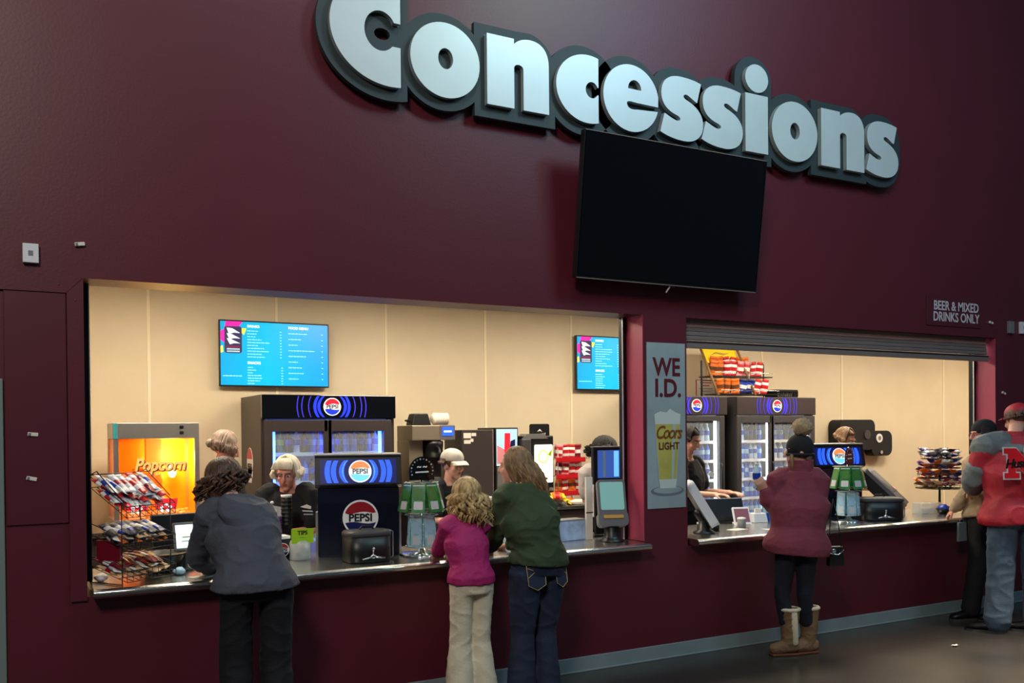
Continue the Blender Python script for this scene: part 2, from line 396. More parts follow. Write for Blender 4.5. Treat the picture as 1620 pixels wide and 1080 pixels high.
# ------------------------------------------------------------------ the big sign
def hole(outer, inner):
    A = sum(outer[i][0]*outer[(i+1) % len(outer)][1]-outer[(i+1) % len(outer)][0]*outer[i][1] for i in range(len(outer)))
    B = sum(inner[i][0]*inner[(i+1) % len(inner)][1]-inner[(i+1) % len(inner)][0]*inner[i][1] for i in range(len(inner)))
    if (A > 0) == (B > 0): inner = inner[::-1]
    i, j = min(((i, j) for i in range(len(outer)) for j in range(len(inner))), key=lambda t: (outer[t[0]][0]-inner[t[1]][0])**2+(outer[t[0]][1]-inner[t[1]][1])**2)
    return outer[:i+1]+inner[j:]+inner[:j+1]+outer[i:]
def cut_round(cx, cz, rx, rz, xcut, counter, mz0, mz1):
    a = math.degrees(math.acos(max(-1, min(1, (xcut-cx)/rx))))
    o = circ(cx, cz, rx, rz, a, 360-a, 48)
    kx, kz, kr, krz = counter
    f0 = math.degrees(math.asin(max(-1, min(1, (mz0-kz)/krz)))); f1 = math.degrees(math.asin(max(-1, min(1, (mz1-kz)/krz))))
    inn = circ(kx, kz, kr, krz, 360+f0, f1, 28)
    return o+[(xcut, mz0)]+inn+[(xcut, mz1)]
def place(pts, x0, x1, z0, z1): return [(x0+u*(x1-x0), z0+v*(z1-z0)) for u, v in pts]
N_ = bez([(0, 0), ((0, 1),), ((.43, 1),), ((.43, .925),), ((.50, 1.0), (.60, 1.03), (.70, 1.03)), ((.90, 1.03), (1, .90), (1, .70)), ((1, 0),), ((.58, 0),), ((.58, .58),), ((.58, .66), (.43, .66), (.43, .58)), ((.43, 0),)])
S_ = bez([(.955, .95), ((.86, .64),), ((.76, .66), (.66, .75), (.58, .735)), ((.52, .72), (.53, .68), (.60, .655)), ((.80, .60), (1.0, .50), (1.0, .30)), ((1.0, .10), (.80, 0), (.56, 0)), ((.36, 0), (.16, .03), (0, .09)), ((.10, .385),),
          ((.22, .35), (.36, .275), (.44, .31)), ((.50, .34), (.44, .375), (.36, .39)), ((.18, .43), (.03, .52), (.03, .70)), ((.03, .90), (.22, 1.0), (.46, 1.0)), ((.62, 1.0), (.80, .99), (.955, .95))])
sign = thing('concessions_sign', 'large wall sign spelling Concessions in pale raised letters on a dark outline board', 'sign', (3.85, 0, 4.05))
LX = XZ.copy(); LX = T(-3.85, 0, -4.05) @ LX
letters = []
def letter(pts):
    b = MB(LX); b.poly(pts, .078, .115, 'letter_face', side='letter_side')
    letters.append(b.build('letter', sign, .006))
zb, zt = 3.828, 4.292
letter(cut_round(1.735, 4.168, .391, .342, 1.795, (1.665, 4.158, .104, .122), 4.075, 4.222))
def ell_letter(x0, x1, z0, z1, kx, kz): return hole(circ((x0+x1)/2, (z0+z1)/2, (x1-x0)/2, (z1-z0)/2, n=48), circ((x0+x1)/2+kx, (z0+z1)/2+kz, .052, .066, n=24))
letter(ell_letter(1.860, 2.343, 3.821, 4.296, -.0, .01))
letter(place(N_, 2.397, 2.866, 3.832, 4.292))
letter(cut_round(3.186, 4.06, .262, .235, 3.269, (3.215, 4.058, .052, .056), 4.030, 4.082))
E_out = [(.5+.5*math.cos(math.radians(a)), .5+.5*math.sin(math.radians(a))) for a in np.linspace(-15, -350, 60)]
E_ = E_out+bez([(.99, .44), ((.60, .445),), ((.50, .45), (.40, .47), (.42, .40)), ((.44, .33), (.52, .33), (.60, .345)), ((.975, .37),)])
eye = [(.44+.24*u, .64+.14*v) for u, v in circ(.5, 0, .5, 1, 0, 180, 14)]
letter(hole(place(E_, 3.310, 3.793, 3.822, 4.296), place(eye, 3.310, 3.793, 3.822, 4.296)))
letter(place(S_, 3.806, 4.207, 3.823, 4.290)); letter(place(S_, 4.192, 4.599, 3.822, 4.288))
letter([(4.626, 3.836), (4.859, 3.836), (4.859, 4.284), (4.626, 4.284)])
letter(circ(4.745, 4.408, .118, .108, n=32))
letter(ell_letter(4.900, 5.397, 3.822, 4.294, 0, .005))
letter(place(N_, 5.440, 5.944, 3.832, 4.296)); letter(place(S_, 5.966, 6.367, 3.826, 4.292))
b = MB(LX); g = .072
def back(p, w=.0): b.poly(p, .036, .074+w, 'sign_back')
back(hole(cut_round(1.735, 4.168, .391+g, .342+g, 1.855, (1.9, 4.16, .001, .001), 4.1601, 4.1602), circ(1.69, 4.158, .052, .036, n=20)))
def el(x0, x1): back(circ((x0+x1)/2, 4.06, (x1-x0)/2+g, .236+g, n=48), .0004)
def nb(x0, x1): back([(x0-g, 3.83-g), (x1+g, 3.83-g), (x1+g, 4.15)]+circ(x1-.16, 4.14, .16+g, .16+g, 0, 80, 12)+[(x0+.24, 4.292+g), (x0-g, 4.292+g)], .0002)
def sb(x0, x1): back([((x0+x1)/2+((x1-x0)/2+g)*math.copysign(abs(math.cos(t))**.80, math.cos(t)), 4.058+(.234+g)*math.copysign(abs(math.sin(t))**.80, math.sin(t))) for t in np.linspace(0, 2*PI, 49)[:-1]], .0006)
el(1.860, 2.343); nb(2.397, 2.866); el(2.926, 3.40); el(3.310, 3.793); sb(3.806, 4.207); sb(4.192, 4.599)
back([(4.626-g, 3.76), (4.859+g, 3.76), (4.859+g, 4.40), (4.626-g, 4.40)], .0008); back(circ(4.745, 4.408, .118+g, .108+g, n=36), .0010)
el(4.900, 5.397); nb(5.440, 5.944); sb(5.966, 6.367)
b.build('outline_board', sign)
b = MB(LX)
for x in (1.5, 2.1, 2.6, 3.1, 3.6, 4.3, 5.1, 5.7, 6.15): b.cyl((x, 3.9, 0), (x, 3.9, .037), .012, 'black')
b.build('standoff', sign)

# ------------------------------------------------------------------ big switched-off screen
tv = thing('television', 'large switched-off flat television tilted forward under the big wall sign', 'television', (3.87, -.205, 3.235))
Mt = frame((0, 0, 0), (1, 0, 0), (0, -.13, .982))
b = MB(Mt); b.box((0, 0, -.025), (1.64, .985, .045), 'black'); b.build('housing', tv, .004)
b = MB(Mt); b.box((0, .006, .0015), (1.615, .952, .006), 'screen_black'); b.build('screen', tv)
b = MB(Mt)
for y in (-.4905, .4905): b.box((0, y, .0035), (1.64, .006, .008), 'shutter_grey')
for x in (-.818, .818): b.box((x, 0, .0035), (.005, .985, .008), 'black')
b.build('bezel', tv)
b = MB(); b.bb(-.3, .3, .12, .195, -.25, .25, 'black_matte'); b.box((0, .09, .1), (.06, .10, .06), 'black_matte'); b.box((0, .11, -.15), (.06, .10, .06), 'black_matte'); b.build('wall_bracket', tv)
b = MB(Mt); b.box((.02, -.502, 0), (.03, .012, .01), 'black'); b.tube([(.0, -.5, -.01), (-.012, -.54, -.03)], .006, 'white', 6); b.build('infrared_receiver', tv)

# ------------------------------------------------------------------ notices and small boxes on the wall
bs = thing('beer_notice', 'maroon board with white lettering BEER & MIXED DRINKS ONLY', 'sign', (7.255, 0, 2.755))
b = MB(XZ.copy()); b.box((0, 0, .004), (.76, .27, .008), 'maroon_dark'); b.build('board', bs, .002)
b = MB(XZ.copy()); text(b, 'BEER & MIXED', .118, T(.03, .045, .008), 'sign_white', .002, bold=.0018, sx=.86); text(b, 'DRINKS ONLY', .118, T(.03, -.055, .008), 'sign_white', .002, bold=.0018, sx=.86); b.build('lettering', bs)
def wallbox(x, z, w, h, d, name, label, cat, m, rz=0):
    t = thing(name, label, cat, (x, 0, z)); b = MB(XZ.copy() @ RZ(rz)); b.box((0, 0, d/2), (w, h, d), m); b.build('cover', t, .003)
    b = MB(XZ.copy() @ RZ(rz)); b.box((0, 0, d+.001), (w*.3, h*.25, .003), 'grey'); b.build('sensor', t)
wallbox(-.249, 2.652, .075, .10, .03, 'sensor_box', 'pale square sensor box on the maroon wall left above the popcorn opening', 'sensor', 'white_plastic')
wallbox(8.082, 2.652, .075, .115, .03, 'sensor_box', 'light grey wall box right of the beer and mixed drinks board', 'sensor', 'grey')
wallbox(8.275, 2.655, .09, .115, .03, 'sensor_box', 'white wall box at the far right edge beyond the beer board', 'sensor', 'white_plastic')
for x, z, a, l in ((-.015, 2.722, 8, 'small white magnet stuck on wall above the popcorn opening corner'), (-.25, 1.706, -5, 'small grey magnet on the maroon panel left of the candy rack, upper one'), (-.259, 1.474, -12, 'small white magnet on the maroon panel left of the candy rack, lower one'),
                (7.79, 2.683, -12, 'small grey magnet just right of the beer and mixed drinks board'), (7.98, 2.02, -20, 'tiny white magnet on the dark wall beside the glasses wearer')):
    t = thing('magnet', l, 'magnet', (x, 0, z)); b = MB(XZ.copy() @ RZ(a)); b.box((0, 0, .009), (.05, .02, .018), 'paper'); b.build('body', t, .003)
    b = MB(XZ.copy() @ RZ(a)); b.box((-.015, 0, .019), (.012, .014, .002), 'grey'); b.build('clip', t)

# poster on the pillar
po = thing('beer_poster', 'tall grey WE I.D. poster with a glass of beer on the pillar', 'poster', (3.928, 0, 1.731))
PM = XZ.copy()
b = MB(PM); b.box((0, 0, .004), (.357, 1.227, .006), 'poster_grey'); b.build('sheet', po)
b = MB(PM)
text(b, 'WE', .185, T(.005, .428, .0075), 'poster_maroon', .001, bold=.005, sx=.88); text(b, 'I.D.', .185, T(.015, .272, .0075), 'poster_maroon', .001, bold=.005, sx=.95); b.build('headline', po)
b = MB(PM)
b.poly(circ(.005, -.485, .155, .038, n=36), .0075, .0085, 'poster_coaster'); b.poly(circ(.005, -.478, .13, .028, n=36), .0085, .009, 'poster_grey')
b.poly([(-.118, .085), (.132, .085), (.085, -.47), (-.07, -.47)], .009, .0095, 'poster_glass')
b.poly([(-.105, .02), (.122, .02), (.085, -.40), (-.07, -.40)], .0095, .0100, 'poster_beer')
b.poly([(-.113, .085), (-.06, .105), (.0, .098), (.03, .125), (.08, .10), (.128, .085), (.122, .01), (-.107, .01)], .0095, .0105, 'poster_foam')
b.poly([(-.075, -.40), (.09, -.40), (.075, -.465), (-.062, -.465)], .0100, .0105, 'poster_foam'); b.poly([(.055, .01), (.085, .01), (.06, -.40), (.04, -.40)], .0102, .0108, 'poster_glass')
b.build('beer_glass_picture', po)
b = MB(PM); text(b, 'Coors', .135, T(.012, -.055, .0112), 'poster_gold', .001, bold=.0025, shear=.35, sx=.82, spacing=.82)
text(b, 'LIGHT', .075, T(.018, -.155, .0112), 'poster_maroon', .001, bold=.0016, sx=.92); b.build('brand_lettering', po)

# ------------------------------------------------------------------ menu screens
def menu(x0, z0, wd, h, label):
    t = thing('menu_screen', label, 'menu screen', (x0+wd/2, 3.12, z0+h/2))
    M0 = XZ.copy()
    b = MB(M0); b.box((0, 0, -.02), (wd, h, .04), 'black'); b.build('housing', t, .004)
    b = MB(M0); b.box((0, 0, .001), (wd-.022, h-.026, .004), 'menu_cyan'); b.build('screen', t)
    b = MB(M0); b.box((0, 0, -.055), (.3, .25, .04), 'black_matte'); b.build('wall_mount', t)
    L, Tp = -wd/2+.011, h/2-.013
    b = MB(M0)
    b.poly([(L+.05, Tp), (L+.20, Tp), (L+.16, Tp-.05), (L+.03, Tp-.08)], .003, .004, 'menu_magenta'); b.poly([(L, Tp-.09), (L+.04, Tp-.07), (L+.04, Tp-.20), (L, Tp-.17)], .003, .004, 'menu_magenta')
    b.poly([(L+.19, Tp-.06), (L+.235, Tp-.06), (L+.21, Tp-.12), (L+.185, Tp-.10)], .003, .004, 'menu_yellow'); b.poly([(L, Tp-.23), (L+.02, Tp-.22), (L+.025, Tp-.28), (L, Tp-.29)], .003, .004, 'menu_yellow')
    b.poly(round_rect(L+.035, L+.19, Tp-.29, Tp-.045, .022), .004, .0055, 'menu_badge')
    for z, k in ((-.085, 1), (-.135, .8), (-.18, .6)):
        b.poly([(L+.055, Tp+z+.025), (L+.055+.05*k, Tp+z+.02), (L+.175, Tp+z-.02), (L+.12, Tp+z-.018), (L+.075+.02*(1-k), Tp+z-.03)], .0055, .0062, 'menu_white')
    for q in (0, 1, 2):
        b.poly([(L+.055, Tp-.225-q*.021), (L+.17, Tp-.225-q*.021), (L+.17, Tp-.238-q*.021), (L+.055, Tp-.238-q*.021)], .0055, .0062, 'magenta' if q == 0 else 'picture_blue')
    b.build('badge', t)
    b = MB(M0); rnd = random.Random(int(x0*10))
    text(b, 'DRINKS', .032, T(L+.24, Tp-.04, .003), 'menu_white', .001, bold=.0008, align='LEFT'); text(b, 'SNACKS', .032, T(L+.24, Tp-.375, .003), 'menu_white', .001, bold=.0008, align='LEFT'); text(b, 'FOOD MENU', .032, T(L+.62, Tp-.04, .003), 'menu_white', .001, bold=.0008, align='LEFT')
    def row(x, z, wd2, px):
        u = x
        while u < x+wd2:
            k = rnd.uniform(.012, .04); b.poly([(u, z), (min(u+k, x+wd2), z), (min(u+k, x+wd2), z+.007), (u, z+.007)], .003, .0036, 'menu_text'); u += k+.006
        b.poly([(px, z), (px+.014, z), (px+.014, z+.007), (px, z+.007)], .003, .0036, 'menu_text')
    for i in range(10): row(L+.24, Tp-.085-i*.0265, rnd.uniform(.05, .23), L+.54)
    for i in range(7): row(L+.24, Tp-.42-i*.0245, rnd.uniform(.04, .14), L+.55)
    for i in range(9): row(L+.62, Tp-.095-i*.053, rnd.uniform(.08, .25), L+.935)
    row(L+.02, Tp-.50, .17, L+.17)
    b.build('menu_graphics', t)
menu(1.317, 2.131, 1.020, .606, 'cyan menu screen on the cream wall above the two-door drinks fridge')
menu(5.152, 2.150, 1.020, .606, 'cyan menu screen partly hidden behind the jamb left of the WE I.D. poster')
# ------------------------------------------------------------------ drinks fridges
def ring_box(b, x0, x1, z0, z1, wl, wr, wt, wb, y0, y1, m):
    b.bb(x0, x0+wl, y0, y1, z0, z1, m); b.bb(x1-wr, x1, y0, y1, z0, z1, m); b.bb(x0+wl, x1-wr, y0, y1, z1-wt, z1, m); b.bb(x0+wl, x1-wr, y0, y1, z0, z0+wb, m)
def fridge(x0, x1, y, h, hz, gz, panes, logo_x, label, body, shelves, led, strip_at, header='black_gloss', ripple='glow_blue', lr=.078):
    c = (x0+x1)/2; W = x1-x0; t = thing('drinks_fridge', label, 'fridge', (c, y, 0)); D = .75
    b = MB(); b.bb(-W/2, -W/2+.035, 0, D, 0, h, body); b.bb(W/2-.035, W/2, 0, D, 0, h, body); b.bb(-W/2+.035, W/2-.035, D-.03, D, 0, h, body)
    b.bb(-W/2+.035, W/2-.035, .0, D-.03, h-.03, h, body); b.bb(-W/2+.035, W/2-.035, 0, D-.03, 0, .18, body); b.build('cabinet', t, .004)
    b = MB(); b.bb(-W/2+.04, W/2-.04, D-.06, D-.035, .18, hz, 'white' if led != 'blue' else 'liner_blue'); b.bb(-W/2+.04, W/2-.04, .1, D-.06, hz-.01, hz+.01, 'white'); b.build('liner', t)
    b = MB(); b.bb(-W/2, W/2, -.045, .0, hz, h, header); b.build('header_panel', t, .006)
    b = MB(XZ @ T(0, 0, .046)); lx = logo_x-c; zc = (h+hz)/2
    arcs(b, None, lx, zc, (h-hz)*.92, [.12, .155], .026, ripple, -W/2+.02, W/2-.02); arcs(b, None, lx, zc, (h-hz)*.92, [.21, .27, .31], .009, 'glow_violet', -W/2+.02, W/2-.02)
    b.build('header_ripples', t)
    b = MB(XZ @ T(lx, zc, .0465)); cola_logo(b, None, lr); b.build('header_logo', t)
    for (a, e2) in panes:
        a -= c; e2 -= c
        d = MB(); ring_box(d, a-.07, e2+.035 if e2 < W/2-.2 else e2+.07, .14, hz-.012, .07, .035 if e2 < W/2-.2 else .07, hz-.012-gz, .10, -.04, -.002, body)
        dd = d.build('door', t, .004)
        d = MB(); d.bb(a, e2, -.026, -.020, .24, gz, 'glass'); d.build('pane', dd)
        d = MB(); d.tube([(e2-.0 if a < 0 else a, -.055, 1.0), (e2 if a < 0 else a, -.075, 1.02), (e2 if a < 0 else a, -.075, 1.3), (e2 if a < 0 else a, -.055, 1.32)], .009, 'black', 8); d.build('handle', dd)
        for z in shelves:
            d = MB(); d.bb(a-.02, e2+.02, .05, D-.06, z-.012, z, 'steel_rough'); d.bb(a-.02, e2+.02, .044, .05, z-.02, z+.012, 'white_plastic' if led == 'white' else 'pale_blue'); d.build('shelf', t)
    for x in strip_at:
        d = MB(); d.bb(x-c-.012, x-c+.012, .005, .03, .24, gz, 'led_'+led); d.build('light_strip', t)
    return t
F1S = [1.52, 1.27, 1.02, .77]; F2S = [1.56, 1.345, 1.13, .91, .69]
fridge(1.51, 2.713, 2.40, 2.03, 1.825, 1.712, [(1.60, 2.083), (2.117, 2.60)], 2.12, 'large black two-door drinks fridge below the cyan menu screen', 'charcoal', F1S, 'blue', [1.62, 2.09, 2.11, 2.58])
fridge(6.838, 8.071, 2.45, 2.065, 1.86, 1.768, [(6.905, 7.36), (7.405, 7.99)], 7.446, 'black two-door drinks fridge behind the pompom hat wearer, under the chip rack', 'grey_dark', F2S, 'white', [6.92, 7.35, 7.97], 'charcoal', 'glow_violet', .07)
fridge(5.81, 6.69, 2.45, 2.065, 1.86, 1.790, [(5.89, 6.585)], 6.25, 'narrow black drinks fridge directly right of the beer poster pillar', 'grey_dark', F2S, 'white', [5.91, 6.565], 'charcoal', 'glow_violet', .07)
# front decal on the side of the big fridge
dc = thing('cola_decal', 'tall red and white cola decal on the grey side of the large fridge', 'decal', (1.509, 2.80, 1.425))
b = MB(frame((0, 0, 0), (0, -1, 0), (0, 0, 1)) @ T(0, 0, .001))
# (the panel faces the popcorn machine)
b.poly(circ(0, .02, .11, .13, n=30), 0, .003, 'white'); b.poly([p for p in circ(0, .03, .10, .115, 10, 170, 16)], .003, .004, 'red'); b.bb(-.09, .09, -.12, -.02, 0, .003, 'white'); b.poly([(-.09, -.10), (.09, -.10), (.06, -.16), (-.06, -.16)], 0, .003, 'white')
text(b, 'PEPSI', .075, T(0, -.02, .004), 'black', .001, bold=.002); b.build('print', dc)

def bottle_mesh(name, liquid, cap, lab, h=.205, r=.031, can=False):
    b = MB()
    if can: b.lathe([(r*.8, 0), (r, .006), (r, h*.55-.008), (r*.82, h*.55)], liquid, n=10)
    else:
        b.lathe([(r*.85, 0), (r, .01), (r*.93, h*.42), (r, h*.60), (r*.72, h*.76), (r*.36, h*.88), (r*.36, h*.94)], liquid, n=10)
        b.lathe([(r*1.03, h*.36), (r*1.04, h*.60)], lab, n=10, caps=False); b.lathe([(r*.44, h*.91), (r*.44, h)], cap, n=8)
    return b
mat('liquid_blue', (30, 90, 200), .15); mat('liquid_cola', (24, 14, 14), .12); mat('liquid_clear', (190, 215, 235), .1); mat('liquid_green', (70, 120, 60), .15)
KINDS = {'blue': ('liquid_blue', 'blue', 'pale_blue', 'blue bottle with pale label'), 'cola': ('liquid_cola', 'navy', 'blue', 'dark cola bottle with blue label'),
         'water': ('liquid_clear', 'white', 'blue', 'clear water bottle with blue label'), 'green': ('liquid_green', 'green', 'lime', 'green bottle with lime label')}
BP = {}
def bottle(kind, loc, where, grp):
    a, cp, lb, l = KINDS[kind]
    if kind not in BP:
        b = bottle_mesh(kind, a, cp, lb); o = b.build('bottle'); BP[kind] = o
        o.location = loc
    else:
        o = BP[kind].copy(); COL.objects.link(o); o.location = loc
    return tag(o, l+' '+where, 'bottle', grp+' '+kind)
rnd = random.Random(3)
def fill(xa, xb, y, zs, pattern, where, grp, n):
    for si, z in enumerate(zs):
        for i in range(n):
            x = xa+.034+(xb-xa-.068)*i/(n-1)
            k = pattern[si][i*len(pattern[si])//n]
            bottle(k, (x, y+.10, z+.001), where % ('topmost', 'second', 'third', 'fourth', 'fifth')[si], grp % (si+1))
fill(1.60, 2.083, 2.4, F1S[:2], [['green', 'green', 'cola', 'water', 'cola', 'blue', 'blue'], ['cola', 'blue', 'cola', 'water', 'blue', 'cola', 'blue']], 'on the %s shelf, left door of the large fridge', 'bottles left door shelf %d', 7)
fill(2.117, 2.60, 2.4, F1S[:2], [['blue', 'cola', 'blue', 'blue', 'cola', 'blue', 'water'], ['cola', 'blue', 'cola', 'blue']], 'on the %s shelf, right door of the large fridge', 'bottles right door shelf %d', 7)
fill(6.93, 7.33, 2.45, F2S[:5], [['water', 'cola', 'cola', 'cola', 'blue'], ['blue', 'blue', 'water', 'blue'], ['water', 'blue', 'water', 'water'], ['water', 'blue', 'blue'], ['blue']], 'on %s shelf, left door below chip display', 'bottles chip rack fridge shelf %d', 6)
fill(7.42, 7.95, 2.45, F2S[:3], [['blue', 'cola'], ['water', 'blue'], ['blue', 'water']], 'on %s shelf, right door below chip display', 'bottles chip rack fridge right door shelf %d', 6)
fill(6.10, 6.55, 2.45, [F2S[0]-.0]+F2S[1:5], [['blue', 'blue', 'water'], ['water', 'cola', 'blue'], ['blue', 'water'], ['blue'], ['blue']], 'on the %s shelf of the narrow fridge', 'bottles narrow fridge shelf %d', 6)

# ------------------------------------------------------------------ packs of sweets and crisps
def pack_mesh(L, W, H, m1, m2, m3):
    b = MB(); n = 8
    def sec(x, w, h): return [(x, w*math.cos(2*PI*j/n+.3), h*math.sin(2*PI*j/n+.3)) for j in range(n)]
    ws = [(-.5, 1, .06), (-.44, .96, .1), (-.30, .92, .8), (-.12, .94, 1), (.12, .94, 1), (.30, .92, .8), (.44, .96, .1), (.5, 1, .06)]
    R = [sec(x*L, W/2*w, H/2*h) for x, w, h in ws]
    b.rings(R[:3], m1, True, True); b.rings(R[2:4], m2, True, False); b.rings(R[3:5], m3, True, False); b.rings(R[4:6], m2, True, False); b.rings(R[5:], m1, True, True)
    return b
PK = {}
def pack(kind, M, label, cat, grp, name, dims, mats):
    key = (kind, dims)
    if key not in PK:
        o = pack_mesh(*dims, *mats).build(name); PK[key] = o
    else:
        o = PK[key].copy(); COL.objects.link(o)
    o.matrix_world = M
    return tag(o, label, cat, grp)
SW = {'red and white': ('red', 'white', 'red'), 'silver and red': ('silver', 'silver', 'deep_red'), 'brown': ('brown', 'brown', 'gold'), 'dark blue': ('navy', 'blue', 'white'), 'orange': ('orange', 'orange', 'brown'),
      'white': ('white', 'silver', 'blue'), 'burgundy': ('deep_red', 'burgundy', 'white'), 'tan': ('tan', 'tan', 'deep_red'), 'black and silver': ('black', 'grey_dark', 'silver'), 'purple': ('purple', 'pink', 'purple'), 'pink': ('pink', 'red', 'white'), 'yellow': ('yellow', 'orange', 'red')}

# wire candy rack at the left end of the counter
RK = thing('wire_candy_rack', 'black three-tier wire rack of candy at the left end of the counter', 'rack', (.17, -.05, .879), 35)
RW, RD = .34, .24
tiers = [(.02, .09), (.19, .27), (.37, .53)]
b = MB()
for x in (0, RW):
    b.tube([(x, 0, .0), (x, 0, .45)], .0035, 'black', 6, flat=True); b.tube([(x, RD, .0), (x, RD, .60)], .0035, 'black', 6, flat=True); b.tube([(x, 0, .004), (x, RD, .004)], .0035, 'black', 6, flat=True)
    b.tube([(x, RD, .60), (x, RD-.05, .62), (x, 0, .47)], .0035, 'black', 6, flat=True)
b.tube([(0, RD, .60), (RW, RD, .60)], .0035, 'black', 6, flat=True)
b.build('frame', RK)
for zf, zb2 in tiers:
    b = MB()
    for i in range(9):
        x = RW*i/8; b.tube([(x, -.04, zf+.06), (x, -.04, zf), (x, RD, zb2)], .0022, 'black', 5, flat=True)
    for k in range(5):
        y = -.04+(RD+.04)*k/4; z = zf+(zb2-zf)*k/4; b.tube([(0, y, z), (RW, y, z)], .0022, 'black', 5, flat=True)
    for z in (.03, .06): b.tube([(0, -.04, zf+z), (RW, -.04, zf+z)], .0028, 'black', 5, flat=True)
    for x in (0, RW):
        b.tube([(x, -.04, zf+.06), (x, RD, zb2+.06)], .0028, 'black', 5, flat=True)
    b.build('tray', RK)
b = MB(); b.bb(.0, .012, .02, .20, .13, .24, 'burgundy'); b.build('price_card', RK, .002)
M0 = T(.17, -.05, .879) @ RZ(35)
def load(M, zf, zb2, cols, nx, ny, where, grp, L=.15, Wd=.050, H=.028, hgt=.019, w=RW, d=RD, jit=22):
    sl = math.degrees(math.atan2(zb2-zf, d+.04))
    for lay in range(ny):
        for i in range(nx):
            x = w*(i+.5)/nx+rnd.uniform(-.006, .006); y = rnd.uniform(.0, .03)+d*.38+lay*.012
            z = zf+(zb2-zf)*(y+.04)/(d+.04)+H*.55+lay*hgt+rnd.uniform(0, .006)
            k = cols[(i*3+lay*2) % len(cols)] if isinstance(cols, list) else cols[i]
            pack(k, M @ T(x, y, z) @ RZ(90+rnd.uniform(-jit, jit)) @ RY(-sl) @ RX(rnd.uniform(-25, 25)), k+' candy wrapper '+where, 'candy', grp+' '+k, 'candy_bar', (L, Wd, H), SW[k])
load(M0, *tiers[2], ['red and white', 'silver and red', 'white', 'burgundy', 'red and white', 'silver and red', 'white'], 8, 4, 'on the top tier of the wire candy rack', 'candy top tier', L=.19)
load(M0, *tiers[1], ['black and silver', 'dark blue', 'white', 'orange', 'black and silver', 'tan'], 8, 3, 'on the middle tier of the wire candy rack', 'candy middle tier', L=.2)
load(M0, *tiers[0], ['tan', 'brown', 'white', 'tan', 'burgundy', 'tan'], 8, 3, 'on the bottom tier of the wire candy rack', 'candy bottom tier', L=.2)
# loose paper napkins and small pack in front of the rack
for k, (x, y, a, c, l) in enumerate(((.50, .20, 30, 'pale_blue', 'small crumpled pale blue packet on the counter right of the candy rack'), (.08, .18, -20, 'white_plastic', 'small crumpled clear bag behind the foot of the candy rack'))):
    o = MB(); o.ell((0, 0, .022), (.05, .035, .022), c, n=10, k=6); q = o.build('crumpled_packet'); q.location = (x, y, .8785); q.rotation_euler[2] = a; tag(q, l, 'packet')
    for v in q.data.vertices: v.co += Vector(noise.noise_vector(v.co*40))*.008
for k, (x, y, a, l) in enumerate(((.62, .05, 20, 'white paper receipt lying on the counter by the hooded person\'s elbow'), (2.36, .12, 10, 'white paper receipt on the counter between girl and woman in green'), (3.10, .3, -8, 'white sheet of paper on the counter right of the green sweater'), (3.0, .5, 15, 'pale sheet of paper further back on the counter right of the green sweater'),
                                (4.85, .25, 12, 'white receipt lying on the right counter before the card reader'), (5.1, .1, -15, 'white paper slip on the right counter beside the pompom hat wearer'))):
    o = MB(); o.box((0, 0, .0015), (.16, .10, .002), 'paper'); q = o.build('paper_sheet'); q.location = (x, y, .8785); q.rotation_euler[2] = math.radians(a); tag(q, l, 'paper')

# ------------------------------------------------------------------ back counters
def back_counter(x0, x1, y0, z, label, m='brown_panel'):
    c = (x0+x1)/2; t = thing('back_counter', label, 'counter', (c, y0, 0))
    b = MB(); b.bb(x0-c, x1-c, -.02, .7, z-.035, z, 'steel'); b.build('worktop', t, .004)
    b = MB(); b.bb(x0-c+.02, x1-c-.02, .02, .66, .0, z-.035, m); b.build('cabinet_base', t)
    n = max(2, int((x1-x0)/.6))
    for i in range(n):
        a = x0-c+.02+(x1-x0-.04)*i/n; e2 = a+(x1-x0-.04)/n
        d = MB(); d.bb(a+.005, e2-.005, .004, .02, .12, z-.05, m); dr = d.build('door', t, .002)
        d = MB(); d.tube([(e2-.04, .0, z-.2), (e2-.04, -.02, z-.2), (e2-.04, -.02, z-.1), (e2-.04, 0, z-.1)], .005, 'chrome', 6); d.build('handle', dr)
    return t
back_counter(-.1, 1.42, 2.15, .955, 'steel-topped back counter carrying the popcorn machine')
back_counter(2.85, 5.05, 2.22, .96, 'steel-topped brown back counter carrying the coffee and slush machines')
# ------------------------------------------------------------------ popcorn machine
pm = thing('popcorn_machine', 'glass and steel popcorn machine glowing orange on the back counter', 'popcorn machine', (.67, 2.3, .956))
hw = .32; H = .835
b = MB(); b.bb(-hw, hw, 0, .5, H-.125, H, 'steel_rough'); b.bb(-hw-.004, -hw+.03, -.006, .02, H-.125, H, 'teal'); b.bb(.17, .2, -.006, 0, H-.045, H-.02, 'black'); b.bb(.17, .2, -.006, 0, H-.09, H-.065, 'black'); b.build('canopy', pm, .004)
b = MB()
b.bb(-hw, hw, 0, .5, .0, .075, 'steel_rough'); b.build('base', pm, .004)
for x in (-hw+.018, hw-.018):
    for y in (.018, .482):
        b = MB(); b.bb(x-.018, x+.018, y-.018, y+.018, .075, H-.125, 'steel_rough'); b.build('post', pm)
b = MB(); b.bb(-hw+.036, hw-.036, .47, .48, .075, H-.125, 'amber_back'); b.build('back_panel', pm)
b = MB(); b.bb(-hw+.036, hw-.036, .012, .016, .075, H-.125, 'glass_amber'); b.build('front_glass', pm)
b = MB(); b.bb(hw-.012, hw-.008, .036, .464, .075, H-.125, 'amber_back'); b.build('inner_side', pm)
b = MB(); b.bb(-hw+.008, -hw+.012, .036, .464, .075, H-.125, 'glass'); b.build('side_glass', pm)
